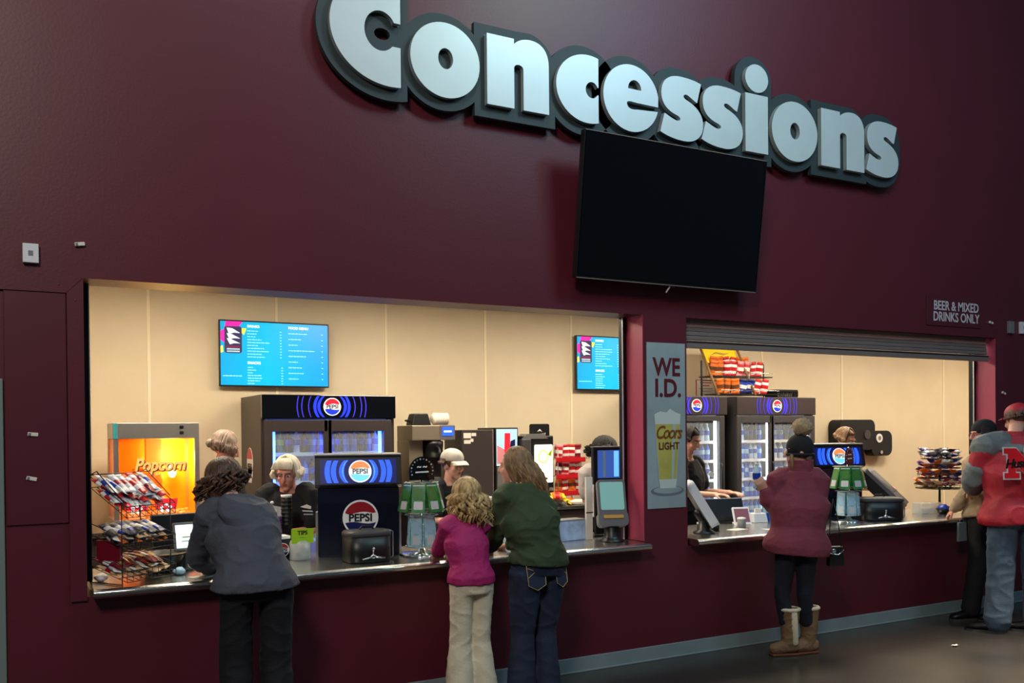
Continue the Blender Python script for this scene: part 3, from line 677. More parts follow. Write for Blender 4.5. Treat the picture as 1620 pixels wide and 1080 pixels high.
b = MB(XZ @ T(0, 0, -.008)); text(b, 'Popcorn', .135, T(.02, .50, 0), 'letter_orange', .003, bold=.004, shear=.25, sx=.82); text(b, 'Popcorn', .135, T(.028, .493, -.002), 'brown', .002, bold=.006, shear=.25, sx=.82); b.build('lettering', pm)
b = MB(); b.lathe([(.09, .30), (.10, .31), (.10, .42), (.085, .43)], 'brown', (-.03, .25, 0), 20); b.box((-.03, .25, .455), (.26, .06, .03), 'brown'); b.tube([(-.15, .2, .36), (-.17, .15, .27), (-.05, .1, .25), (-.0, .1, .3)], .008, 'steel_rough', 6); b.box((.12, .18, .46), (.15, .015, .015), 'black'); b.build('kettle', pm)
b = MB(); b.bb(-.06, .06, .20, .30, .46, H-.13, 'steel_rough'); b.build('kettle_hanger', pm)
b = MB(); b.ell((.16, .34, .44), (.035, .035, .06), 'popcorn_bulb', n=12, k=8); b.build('bulb', pm)
b = MB(XZ @ T(-.17, .40, -.008)); b.bb(-.035, .035, -.035, .035, 0, .002, 'paper'); b.build('paper_note', pm)
pc = MB(); rp = random.Random(5)
for i in range(150):
    x, y = rp.uniform(-.26, .26), rp.uniform(.06, .44); r = rp.uniform(.012, .02)
    pc.ell((x, y, .08+rp.uniform(.0, .05)), (r, r, r*.8), 'tan' if i % 3 else 'paper', n=6, k=4)
q = pc.build('popcorn', pm); q['kind'] = 'stuff'
for i, x in enumerate((-.155, .06)):
    b = MB(XZ @ T(x, .165, -.004)); b.poly([(-.09, .065), (.09, .065), (.075, -.02), (-.075, -.02)], 0, .004, 'logo_red'); b.poly([(-.075, -.02), (.075, -.02), (.06, -.085), (-.06, -.085)], 0, .004, 'logo_orange')
    for px, pz in ((-.03, .0), (0, .02), (.03, .0), (.01, -.03), (-.03, -.03)): b.poly(circ(px, pz, .014, n=8), .004, .006, 'menu_white')
    b.build('popcorn_box_picture', pm)
pl = bpy.data.lights.new('popcorn_lamp', 'POINT'); pl.energy = 34; pl.color = (1, .62, .16); pl.shadow_soft_size = .05
o = bpy.data.objects.new('popcorn_lamp', pl); COL.objects.link(o); o.location = (.80, 2.5, 1.52)

# ------------------------------------------------------------------ cola dispenser facing the back of the counter
def dispenser(x, y, rz, label, logo_lower):
    t = thing('drinks_dispenser', label, 'drinks dispenser', (x, y, .879), rz)
    W, D, H = .56, .36, .667
    def S(y0, y1, z): return [(-W/2+.012, y0, z), (W/2-.012, y0, z), (W/2-.012, y1, z), (-W/2+.012, y1, z)]
    b = MB(); b.rings([S(.012, D, 0), S(0, D, .35), S(.006, D, .455)], 'navy_black', False, True); b.build('body', t, .006)
    b = MB(); hwid = W/2+.004
    def Q(y0, y1, z): return [(-hwid, y0, z), (hwid, y0, z), (hwid, y1, z), (-hwid, y1, z)]
    b.rings([Q(.0, D, .455), Q(-.03, D, .475), Q(.01, D, H-.012), Q(.01, D, H)], 'black', False, True); b.build('header', t, .004)
    HM = frame((0, -.031, .475), (1, 0, 0), (0, .04, H-.012-.475))
    b = MB(HM); b.poly([(-W/2+.03, .01), (W/2-.03, .01), (W/2-.03, .172), (-W/2+.03, .172)], 0, .002, 'panel_navy'); b.build('lit_panel', t)
    b = MB(HM @ T(0, 0, .002)); arcs(b, None, .0, .09, .155, [.112, .165, .205], .034, 'glow_mid', -W/2+.035, W/2-.035); arcs(b, None, 0, .09, .155, [.105], .008, 'glow_sky', -W/2+.035, W/2-.035); b.build('panel_ripples', t)
    b = MB(HM @ T(.01, .09, .0036)); cola_logo(b, None, .075, True, True); b.build('panel_logo', t)
    b = MB(); b.bb(-W/2-.004, W/2+.004, -.0, D, H, H+.012, 'steel_rough'); b.build('top_plate', t, .003)
    if logo_lower:
        b = MB(frame((.01, .001, .255), (1, 0, 0), (0, 0, 1))); cola_logo(b, None, .118, False, False, .60); b.build('front_logo', t)
    for sx in (-1, 1):
        b = MB(); b.bb(sx*(W/2-.01)-.012, sx*(W/2-.01)+.012, .02, .06, .0, .30, 'steel_rough'); b.build('side_trim', t, .003)
    b = MB(); b.bb(-W/2+.03, W/2-.03, D, D+.10, 0, .03, 'steel_rough'); b.build('drip_tray', t, .003)
    for i in range(6):
        b = MB(); b.box((-.2+.08*i, D+.04, .36), (.045, .08, .07), 'black'); b.lathe([(.012, .29), (.016, .325)], 'black', (-.2+.08*i, D+.05, 0), 10); b.build('nozzle', t)
    return t
dispenser(1.675, .405, -16, 'navy cola dispenser with lit blue header behind the round black box', True)
dispenser(6.33, .53, -12, 'navy cola dispenser on the right counter behind the green pouches', False)

# round black boxes with a star-shaped steel knob
def round_box(x, y, rx, ry, label, rz=0):
    t = thing('round_black_box', label, 'box', (x, y, .879), rz)
    b = MB(); R = [[(rx*q*math.copysign(abs(math.cos(a))**.6, math.cos(a)), ry*q*math.copysign(abs(math.sin(a))**.6, math.sin(a)), z) for a in np.linspace(0, 2*PI, 33)[:-1]] for q, z in ((.93, 0), (.98, .01), (.98, .17))]
    b.rings(R, 'black'); b.build('body', t)
    b = MB(); R = [[(rx*q*math.copysign(abs(math.cos(a))**.6, math.cos(a)), ry*q*math.copysign(abs(math.sin(a))**.6, math.sin(a)), z) for a in np.linspace(0, 2*PI, 33)[:-1]] for q, z in ((1.0, .165), (1.0, .185), (.93, .197), (.5, .202))]
    b.rings(R, 'grey_dark'); b.build('lid', t)
    b = MB(); b.tube([(-.05, 0, .20), (-.03, 0, .222), (.03, 0, .222), (.05, 0, .20)], .006, 'black', 6); b.build('lid_handle', t)
    b = MB(); b.ell((0, -ry-.006, .04), (.022, .012, .016), 'chrome', n=10, k=6); b.cyl((0, -ry-.006, .045), (0, -ry-.010, .085), .007, 'chrome', 8, .005)
    for s in (-1, 1): b.cyl((0, -ry-.006, .038), (s*.075, -ry-.02, .028), .009, 'chrome', 8, .004)
    b.ell((0, -ry-.010, .09), (.011, .011, .011), 'chrome', n=8, k=6); b.build('star_knob', t)
    b = MB(); b.tube([(rx, -.02, .19), (rx+.022, -.02, .18), (rx+.022, -.02, .02), (rx, -.02, .01)], .0045, 'steel_rough', 6); b.build('side_rod', t)
    return t
round_box(1.640, .165, .15, .115, 'round black box with chrome star knob before the left cola dispenser', 0)
round_box(6.47, .19, .20, .14, 'wide black box with chrome star knob on the right counter', -28)

# ------------------------------------------------------------------ pouch carousels
def carousel(x, y, label, r=.15, rz=0):
    t = thing('pouch_carousel', label, 'display stand', (x, y, .879), rz)
    b = MB(); b.lathe([(r, 0), (r, .006), (r*.94, .012), (.03, .022), (.02, .045), (.011, .05), (.011, .52), (0.004, .52)], 'chrome', n=32); b.build('base_and_pole', t)
    b = MB(frame((0, -.012, .0), (1, 0, 0), (0, 0, 1))); b.poly([(-.092, .50), (.092, .50), (.092, .56)]+circ(0, .565, .092, .092, 10, 170, 14)+[(-.092, .56)], -.004, .004, 'black_gloss')
    rr = random.Random(8)
    for i in range(14):
        a = math.radians(-20+i*17); q = .080; b.poly(circ(q*math.cos(a), .565+q*math.sin(a)*.95, .006, n=6), .004, .0055, 'silver' if i % 2 else 'grey')
    text(b, '~ ~', .05, T(0, .59, .004), 'white', .001, bold=.002); b.poly([(-.05, .548), (.05, .55), (.048, .560), (-.048, .558)], .004, .005, 'white'); b.build('header_disc', t)
    def ringrow(n, rad, z0, z1, w, m, tilt, nm):
        for i in range(n):
            a = 360*i/n+10
            M = T(0, 0, (z0+z1)/2) @ RZ(a) @ T(0, -rad, 0) @ RX(-tilt) @ RX(90)
            h = (z1-z0)
            b = MB(M); b.poly(round_rect(-w/2, w/2, -h/2, h/2, .008), -.006, .006, m); b.bb(-w/2+.006, w/2-.006, h/2-.02, h/2-.012, .006, .008, 'silver')
            b.poly(round_rect(-w/2+.014, w/2-.014, -h*.05, h*.32, .006), .006, .008, 'pale_blue' if m != 'mint_green' else 'liquid_green'); b.poly(round_rect(-w/2+.014, w/2-.014, -h*.4, -h*.12, .006), .006, .008, 'silver')
            b.build(nm, t)
    ringrow(8, .125, .29, .485, .088, 'mint_green', 14, 'green_pouch'); ringrow(6, .085, .055, .265, .075, 'card_blue', 4, 'blue_card')
    b = MB()
    for z in (.485, .30, .27, .06): b.tube([(.11*math.cos(a), .11*math.sin(a), z) for a in np.linspace(0, 2*PI, 25)], .003, 'steel_rough', 5, flat=True)
    for a in range(0, 360, 60):
        c, s = math.cos(math.radians(a)), math.sin(math.radians(a)); b.tube([(.01*c, .01*s, .49), (.13*c, .13*s, .485)], .003, 'steel_rough', 5, flat=True)
    b.build('wire_rings', t)
    return t
carousel(2.05, .23, 'rotating stand of green pouches and blue cards left of the girl in magenta', rz=4)
carousel(6.10, .21, 'rotating stand of green pouches behind the pompom hat wearer', rz=20)

# ------------------------------------------------------------------ counter clutter, left opening
t = thing('tip_jar', 'clear tip jar full of bills with a lime TIPS card', 'tip jar', (1.29, .45, .879))
b = MB(); b.lathe([(.055, 0), (.068, .005), (.070, .11), (.062, .125), (.058, .128), (.058, .008)], 'clear_plastic', n=24); b.build('jar', t)
b = MB(XZ @ T(0, .158, .055)); b.box((0, 0, 0), (.145, .095, .003), 'lime'); text(b, 'TIPS', .036, T(0, .02, .002), 'black', .001, bold=.0012); b.bb(-.02, .02, -.012, -.009, .0015, .002, 'green'); b.build('tips_card', t)
b = MB(); rr = random.Random(2)
for i in range(14): b.box((rr.uniform(-.03, .03), rr.uniform(-.03, .03), .02+i*.006), (.07, .03, .002), ('paper', 'tan', 'grey')[i % 3], RZ(rr.uniform(0, 180)) @ RX(rr.uniform(-20, 20)))
b.build('banknotes', t)
t = thing('cola_cup_box', 'black and white box with a round cola emblem left of the tip jar', 'box', (1.17, .58, .879), 6)
b = MB(); b.bb(-.07, .07, -.05, .05, 0, .13, 'navy_black'); b.build('carton', t, .003)
b = MB(); b.bb(-.075, .075, -.055, .055, .13, .15, 'white'); b.build('lid', t, .003)
b = MB(XZ @ T(.02, .06, .051)); cola_logo(b, None, .045, False); b.build('emblem', t)
def cups(x, y, z0, z1, r, label, grp=None, m='black', rim='white'):
    t = thing('cup_stack', label, 'cups', (x, y, z0), group=grp); b = MB(); h = z1-z0
    prof = [(r*.8, 0), (r, h*.45)]
    n = 7
    for i in range(n):
        z = h*.45+h*.5*i/n; prof += [(r*1.06, z), (r*1.06, z+h*.02), (r*.98, z+h*.022), (r, z+h*.5/n)]
    b.lathe(prof+[(r*.9, h*.96)], m, n=16); b.build('cups', t); b = MB(); b.lathe([(r*1.02, h*.955), (r*1.05, h), (r*.85, h), (r*.85, h*.965)], rim, n=16); b.build('rim', t); return t
cups(1.275, .72, .9155, 1.285, .036, 'tall stack of black cups before the white-haired woman')
cups(1.205, .70, .9155, 1.15, .032, 'short stack of dark cups left of the tall stack', m='purple', rim='grey')
t = thing('cup_tray', 'low steel cup tray under the black cup stacks', 'tray', (1.25, .71, .879)); b = MB(); b.bb(-.11, .11, -.06, .06, 0, .036, 'steel_rough'); b.build('tray', t, .003)
b = MB(); b.bb(-.11, .11, -.062, -.06, .01, .022, 'black'); b.build('label_strip', t)

# laptop-like till and card tablet beside the hooded person
t = thing('till_screen', 'black till monitor seen from behind, left of the hooded person', 'till', (.55, .62, .879), 12)
b = MB(frame((0, 0, .05), (1, 0, 0), (0, .18, 1))); b.box((0, .15, 0), (.28, .24, .03), 'black'); b.box((0, .268, .0), (.28, .008, .034), 'grey'); b.build('monitor', t, .004)
b = MB(); b.bb(-.05, .05, -.02, .08, .012, .12, 'black'); b.bb(-.12, .12, -.09, .13, 0, .014, 'black'); b.build('stand', t, .004)
t = thing('card_tablet', 'small silver-edged tablet with a glowing white screen beside the hooded person', 'tablet', (.575, .36, .879), 10)
b = MB(frame((0, 0, .10), (1, 0, 0), (0, .22, 1))); b.box((0, .105, 0), (.15, .17, .014), 'grey'); b.build('case', t, .004)
b = MB(frame((0, 0, .10), (1, 0, 0), (0, .22, 1))); b.box((0, .105, .008), (.125, .14, .003), 'screen_white'); b.box((0, .10, .010), (.05, .006, .001), 'lime'); b.box((0, .075, .010), (.06, .004, .001), 'grey_dark'); b.build('screen', t)
b = MB(); b.lathe([(.06, 0), (.06, .01), (.02, .02), (.016, .13)], 'black', (0, .03, 0), 20); b.build('foot', t)
t = thing('black_bowl', 'wide black bowl on the counter behind the candy rack', 'bowl', (.45, .42, .879))
b = MB(); b.lathe([(.06, 0), (.10, .03), (.125, .095), (.13, .11), (.122, .11), (.09, .03), (.05, .012)], 'black', n=28, caps=True); b.build('shell', t)
b = MB(); b.lathe([(.131, .106), (.134, .112), (.124, .112)], 'tan', n=28, caps=False); b.build('rim', t)
t = thing('cutting_tray', 'pale wooden tray at the back of the counter behind the candy rack', 'tray', (.40, .70-.06, .879)); 
b = MB(); b.bb(-.13, .13, -.05, .08, 0, .02, 'wood'); b.build('board', t, .003); b = MB(); b.bb(-.13, .13, .07, .08, .02, .10, 'black'); b.build('back_panel', t)

# card terminal in front of the pillar
def terminal(x, y, rz, label, scr='screen_teal', flip=False):
    t = thing('payment_terminal', label, 'payment terminal', (x, y, .879), rz)
    b = MB(); b.lathe([(.095, 0), (.095, .006), (.075, .02), (.06, .04), (.055, .11), (.05, .125)], 'black', n=28); b.build('base', t)
    TM = frame((0, -.075, .125), (1, 0, 0), (0, .30, 1))
    b = MB(TM); b.poly(round_rect(-.105, .105, 0, .345, .025), -.055, .0, 'grey_mid', side='grey'); b.poly(round_rect(-.112, .112, -.005, .10, .03), -.08, .006, 'grey_mid', side='grey'); b.build('housing', t, .004)
    b = MB(TM); b.poly(round_rect(-.088, .088, .115, .325, .012), .0, .003, scr); b.build('screen', t)
    b = MB(TM); b.poly(round_rect(-.075, .075, .05, .075, .01), .006, .014, 'gold'); b.build('card_slot', t)
    return t
terminal(3.55, .17, -22, 'grey payment terminal with a teal screen on a black foot beside the pillar')
t = thing('pos_monitor', 'black till monitor with a blue screen behind the grey payment terminal', 'monitor', (3.76, .47, .879), -12)
b = MB(); b.bb(-.15, .15, 0, .05, .40, .69, 'black'); b.bb(-.155, .155, -.006, .055, .685, .697, 'grey_mid'); b.build('housing', t, .004)
b = MB(); b.bb(-.115, .13, -.004, .0, .45, .665, 'screen_blue'); b.bb(-.07, -.05, -.006, -.004, .46, .66, 'pale_blue'); b.bb(.02, .06, -.006, -.004, .46, .66, 'glow_sky'); b.build('screen', t)
b = MB(); b.bb(-.13, -.06, .01, .05, .0, .42, 'black'); b.bb(-.17, -.02, -.06, .12, 0, .015, 'black'); b.build('stand', t, .003)
t = thing('cardboard_sleeve', 'tall beige cardboard strip standing left of the grey payment terminal', 'cardboard', (3.46, .33, .879)); b = MB(); b.bb(-.028, .028, 0, .02, 0, .47, 'paper'); b.build('strip', t); b = MB(); b.bb(-.032, .032, -.003, .0, .20, .207, 'black'); b.build('band', t)
t = thing('plastic_tub', 'pale blue plastic tub on the counter left of the payment terminal', 'tub', (3.31, .40, .879), 6)
b = MB(); ring_box(b, -.12, .12, 0, .15, .006, .006, .0, .006, -.06, .06, 'blue_tub'); b.bb(-.12, .12, -.06, -.054, 0, .15, 'blue_tub'); b.bb(-.12, .12, .054, .06, 0, .15, 'blue_tub'); b.build('tub', t)
b = MB(); b.bb(-.125, .125, -.065, .065, .15, .158, 'grey'); b.build('lid', t, .002)
t = thing('teal_carton', 'small teal carton on the counter between girl and woman', 'carton', (2.91, .85-.16, .879)); b = MB(); b.bb(-.045, .045, -.03, .03, 0, .14, 'teal'); b.build('carton', t, .002); b = MB(); b.bb(-.045, .045, -.032, -.03, .0, .02, 'white'); b.build('label_strip', t)

# ------------------------------------------------------------------ machines on the right-hand back counter
Z0 = .961
t = thing('coffee_brewer', 'beige steel coffee brewer with a blue display behind the cap wearer', 'coffee brewer', (3.13, 2.45, Z0))
b = MB(); b.bb(-.22, .06, 0, .38, .66, .80, 'beige_steel'); b.bb(.06, .22, 0, .38, .66, .80, 'grey_mid'); b.build('head', t, .006)
b = MB(); b.bb(-.22, -.08, .08, .38, 0, .66, 'beige_steel'); b.bb(-.22, .22, .02, .38, 0, .03, 'black'); b.build('column', t, .004)
b = MB(); b.bb(-.08, .16, .20, .38, .03, .66, 'black'); b.build('back_plate', t)
b = MB(); b.poly([(.085, .70), (.20, .70), (.20, .785), (.085, .785)], 0, .004, 'brewer_blue', XZ); b.poly([(.10, .735), (.18, .735), (.18, .75), (.10, .75)], .004, .005, 'menu_white', XZ); b.build('display', t)
b = MB(); b.lathe([(.09, .50), (.10, .62), (.10, .65)], 'black', (.03, .10, 0), 20); b.tube([(.03, .0, .60), (.03, -.05, .58), (.03, -.07, .54)], .012, 'black', 8); b.build('filter_basket', t)
b = MB(); b.lathe([(.06, .035), (.095, .07), (.10, .20), (.08, .26), (.05, .29)], 'chrome', (.03, .10, 0), 20); b.build('coffee_pot', t)
b = MB(); b.lathe([(.006, 0), (.006, .05)], 'chrome', (.1, .1, .0), 8); b.build('tap', t)
t = thing('filter_basket', 'black filter basket lying on top of the beige coffee brewer', 'basket', (3.03, 2.58, Z0+.802)); b = MB(); b.box((0, 0, .055), (.20, .16, .11), 'black', taper=(.72, .8)); b.build('basket', t, .01); b = MB(); b.tube([(-.10, 0, .04), (-.14, -.02, .045)], .010, 'black', 6); b.build('handle', t)
t = thing('coffee_filters', 'nested stack of white paper coffee filters lying on the brewer', 'coffee filters', (3.22, 2.58, Z0+.802)); 
for i in range(7):
    b = MB(RY(90) @ T(-.06, 0, -.06+i*.022)); n = 24; b.rings([[(q*(1+.04*(j % 2))*math.cos(2*PI*j/n), q*(1+.04*(j % 2))*math.sin(2*PI*j/n), z) for j in range(n)] for q, z in ((.03, 0), (.058, .03), (.056, .031), (.028, .003))], 'paper'); b.build('filter', t)
t = thing('tea_dispenser', 'tall dark grey cabinet with a white note right of the coffee brewer', 'dispenser', (3.60, 2.48, Z0), 0)
b = MB(); b.bb(-.17, .17, 0, .40, 0, .755, 'charcoal'); b.build('cabinet', t, .008)
b = MB(); 
for x, z, w2, h2 in ((-.11, .70, .08, .05), (-.04, .71, .05, .03), (-.11, .64, .07, .035), (-.06, .655, .03, .03)): b.bb(x-w2/2, x+w2/2, -.002, 0, z-h2/2, z+h2/2, 'paper')
b.build('sticker', t)
b = MB(); b.bb(.172, .182, .02, .38, 0, .755, 'shutter_light'); b.build('side_trim', t)
t = thing('slush_machine', 'grey drinks machine with a red and blue picture panel behind the blonde woman', 'slush machine', (3.93, 2.48, Z0))
b = MB(); b.bb(-.13, .13, .02, .40, 0, .775, 'black'); b.build('cabinet', t, .006)
b = MB(XZ); b.poly([(-.115, .40), (.115, .40), (.115, .76), (-.115, .76)], .0, .008, 'picture_blue', M=T(0, 0, -.02)); b.poly([(-.03, .52), (.03, .52), (.035, .72), (-.025, .72)], -.012, -.009, 'logo_red'); b.poly([(.03, .56), (.09, .56), (.09, .66), (.04, .64)], -.012, -.010, 'navy'); b.poly([(-.11, .42), (-.04, .42), (-.03, .56), (-.11, .60)], -.012, -.010, 'pink'); b.build('picture_panel', t)
b = MB(); b.bb(-.115, .115, .0, .02, .03, .39, 'steel_rough'); b.build('front_plate', t)
t = thing('lemon_ice_machine', 'black frozen drink machine with a glowing lemon picture', 'slush machine', (4.30, 2.48, Z0))
b = MB(); b.bb(-.20, .17, .02, .42, 0, .69, 'black'); b.bb(-.205, -.10, .0, .42, .45, .66, 'grey_dark'); b.build('cabinet', t, .01)
b = MB(XZ); b.poly(round_rect(-.055, .15, .22, .60, .015), -.02, -.006, 'lemon_glow'); b.poly(circ(.04, .48, .062, .07, n=20), -.006, -.004, 'lemon_yellow'); b.poly(circ(.04, .48, .045, .052, n=20), -.004, -.003, 'lemon_glow'); b.poly([(.09, .50), (.145, .56), (.13, .48)], -.006, -.004, 'lime'); b.poly([(-.05, .29), (.02, .25), (.09, .25), (.09, .27), (.02, .275), (-.045, .31)], -.006, -.004, 'brown'); b.build('picture_panel', t)
b = MB(XZ); b.poly([(-.20, .66), (.1, .66), (.06, .71), (-.14, .71)], -.15, -.01, 'steel_rough'); b.build('top_hood', t)
b = MB(); 
for i in range(3): b.box((-.03+.08*i, .0, .15), (.03, .04, .03), 'grey')
b.build('tap_row', t)
t = thing('drink_sign', 'small black upright sign with white lettering on the lemon machine', 'sign', (4.36, 2.60, Z0+.56))
b = MB(XZ); b.poly(round_rect(-.115, .115, -.02, .25, .02), 0, .012, 'black'); b.build('board', t)
b = MB(XZ); b.poly([(-.03, .17), (0, .20), (.03, .17), (.0, .18)], .012, .014, 'white'); [b.poly([(x, .10+x*.14+.05), (x+.014, .10+x*.14+.052), (x+.014-.006*(i % 2), .075+x*.14+.05), (x-.004, .075+x*.14+.05)], .012, .014, 'white') for i, x in enumerate((-.07, -.045, -.02, .005, .03, .055))]; b.build('lettering', t)
t = thing('yogurt_cups', 'two white cups beside the grey cabinet behind the girl', 'cups', (3.70, 2.36, Z0))
for i, (x, y) in enumerate(((-.04, 0), (.05, .02))):
    b = MB(); b.lathe([(.03, 0), (.04, .11), (.042, .115)], 'white_plastic', (x, y, 0), 14); b.build('cup', t)
t = thing('chrome_urn', 'chrome drinks urn behind the cap wearer\'s shoulder', 'urn', (3.36, 2.36, Z0))
b = MB(); b.lathe([(.06, 0), (.075, .02), (.08, .20), (.065, .25), (.03, .28), (.012, .31)], 'chrome', n=20); b.build('body', t); b = MB(); b.tube([(-.08, 0, .20), (-.12, 0, .18), (-.12, 0, .08), (-.08, 0, .06)], .008, 'black', 6); b.build('handle', t)

# red wire rack of crisps
t = thing('red_crisp_rack', 'tiered rack with red price strips holding crisp bags behind the green sweater', 'rack', (4.66, 2.50, Z0))
b = MB()
for x in (-.14, .14):
    for y in (0, .18): b.tube([(x, y, 0), (x, y, .56)], .005, 'steel_rough', 6, flat=True)
b.build('frame', t)
for i in range(3):
    z = .10+i*.17; b = MB(); b.bb(-.16, .16, -.02, .19, z, z+.006, 'clear_plastic'); s2 = b.build('shelf', t); b = MB(); b.bb(-.175, .175, -.028, -.02, z-.022, z+.026, 'red'); b.bb(-.175, .175, -.030, -.028, z-.022, z-.012, 'deep_red'); b.build('price_strip', s2)
b = MB(); b.tube([(.17, -.02, .46), (.21, -.04, .455), (.22, -.05, .475), (.20, -.05, .485)], .004, 'chrome', 6); b.build('hook', t)
def crisp(M, col, where, grp, dims=(.17, .11, .05)): return pack(col, M, col+' crisp bag '+where, 'crisp bag', grp+' '+col, 'crisp_bag', dims, SW[col])
for i in range(3):
    for j in range(4):
        crisp(T(4.66-.115+j*.077, 2.53, Z0+.10+i*.17+.085) @ RZ(90+rnd.uniform(-20, 20)) @ RX(rnd.uniform(-8, 8)) @ RY(90), ['red and white', 'burgundy', 'pink', 'red and white'][(i+j) % 4] if i else ['orange', 'red and white'][j % 2], 'on the %s shelf of the red-striped rack' % ('lowest', 'middle', 'top')[i], 'crisps red rack %d' % i, (.15, .095, .05))
t = thing('foil_tray', 'shallow foil tray on the back counter under the yellow bags', 'tray', (4.38, 2.30, Z0)); b = MB(); b.lathe([(.09, 0), (.12, .045), (.128, .048), (.118, .045), (.088, .004)], 'foil', n=28); b.build('tray', t); b = MB(); b.lathe([(.10, .02), (.105, .024), (.02, .03)], 'brown', n=20); b.build('filling', t)
for k, (x, y, z, a, l) in enumerate(((4.26, 2.36, .09, 10, 'leftmost'), (4.42, 2.37, .09, -20, 'middle'), (4.56, 2.33, .03, 25, 'rightmost'))):
    crisp(T(x, y, Z0+z+.0) @ RZ(a) @ RX(20), 'yellow', 'piled by the foil tray, '+l+' of the three', 'yellow bags %d' % k, (.17, .13, .07))
t = thing('bread_bag', 'white clear bag of buns at the end of the back counter', 'bag', (4.62, 2.28, Z0)); b = MB(); b.ell((0, 0, .028), (.11, .06, .028), 'paper', n=14, k=7); b.build('bag', t); b = MB(); b.cyl((.10, 0, .03), (.13, 0, .04), .012, 'white', 8); b.build('knot', t)
t = thing('black_bin', 'black round bin behind the bread bag on the back counter', 'bin', (4.90, 2.40, Z0)); b = MB(); b.lathe([(.09, 0), (.12, .22), (.125, .23), (.115, .23), (.085, .01)], 'black', n=24); b.build('bin', t); b = MB(); b.lathe([(.12, .232), (.10, .245), (.02, .25)], 'grey', n=24); b.build('lid', t)
t = thing('wall_socket', 'small black socket on the cream wall left of the curly-haired person', 'socket', (5.277, 3.19, 1.25)); b = MB(); b.bb(-.035, .035, -.01, .01, -.05, .05, 'black'); b.build('plate', t, .003); b = MB(); b.bb(-.012, .012, -.013, -.01, -.02, .02, 'grey'); b.build('outlet', t)

# ------------------------------------------------------------------ right opening
ZF = 2.066
t = thing('chip_display', 'slanted wooden chip display with a yellow header on top of the fridge', 'display rack', (7.02, 2.62, ZF))
for x in (-.31, .25):
    b = MB(); b.tube([(x, -.05, .022), (x-.02, .26, .63)], .016, 'wood', 6, flat=True); b.build('slanted_post', t)
b = MB(frame((-.04, .235, .50), (1, 0, 0), (-.03, .38, .92))); b.box((0, 0, 0), (.52, .20, .01), 'yellow'); b.box((0, .11, 0), (.56, .02, .016), 'wood'); b.poly([(-.16, -.01), (-.05, .02), (.05, .0), (.16, .03), (.05, .03), (-.05, .045)], .005, .007, 'gold'); b.build('header_card', t)
for z, y in ((.03, 0.0), (.24, .10)):
    b = MB(); b.bb(-.28, .62, y-.05, y+.22, z, z+.012, 'black'); b.tube([(-.28, y-.06, z+.05), (.62, y-.06, z+.05)], .004, 'chrome', 6); b.build('shelf', t)
b = MB(); b.tube([(.58, .16, 0), (.58, .16, .40)], .010, 'black', 6); b.tube([(-.36, .18, 0), (-.36, .18, .42)], .012, 'black', 6); b.tube([(-.36, .18, .20), (.58, .16, .20)], .006, 'black', 6); b.build('support_post', t)
for z, y, cols, n, l in ((.042, .03, ['orange', 'dark blue', 'red and white'], 7, 'lower'), (.252, .13, ['orange', 'red and white', 'pink', 'red and white'], 8, 'upper')):
    for i in range(n):
        k = cols[i*len(cols)//n]
        crisp(T(7.02-.22+i*(.80/n), 2.62+y+rnd.uniform(-.01, .01), ZF+z+.088) @ RZ(90+rnd.uniform(-22, 22)) @ RX(rnd.uniform(-12, 12)) @ RY(80), k, 'on the %s shelf of the display with the yellow header' % l, 'crisps fridge top %s' % l, (.18, .125, .06))
for i in range(6):
    crisp(T(7.02-.18+i*.10, 2.62+.20, ZF+.252+.15) @ RZ(90+rnd.uniform(-22, 22)) @ RX(rnd.uniform(-12, 12)) @ RY(80), ['orange', 'orange', 'red and white', 'red and white'][i % 4], 'in the back row of the upper display shelf', 'crisps fridge top back row', (.17, .11, .05))
t = thing('black_crate', 'low black slotted crate lying on the fridge right of the chip display', 'crate', (7.83, 2.72, ZF)); b = MB(); ring_box(b, -.17, .17, 0, .10, .008, .008, 0, .008, -.1, .1, 'black'); b.bb(-.17, .17, .092, .1, 0, .1, 'black')
b.bb(-.17, .17, -.1, -.092, .08, .1, 'black'); b.bb(-.17, .17, -.1, -.092, 0, .02, 'black')
for i in range(12): b.bb(-.165+i*.03, -.153+i*.03, -.1, -.092, .02, .08, 'black')
b.build('crate', t); b = MB(); b.bb(-.12, .12, -.05, .07, .01, .06, 'silver'); b.build('contents', t)
t = thing('wall_notice', 'small white notice with a red border on the cream wall beside the chip display', 'notice', (7.06, 3.195, 2.18)); b = MB(XZ); b.box((0, 0, -.0), (.30, .24, .006), 'red'); b.box((0, 0, .002), (.285, .225, .006), 'paper'); b.build('sheet', t)
b = MB(XZ)
for i, w2 in enumerate((.18, .10, .2, .16, .19)): b.box((0, .085-.035*i, .0055), (w2, .012 if i < 2 else .006, .001), 'red' if i < 2 else 'grey'); 
b.build('lines', t)
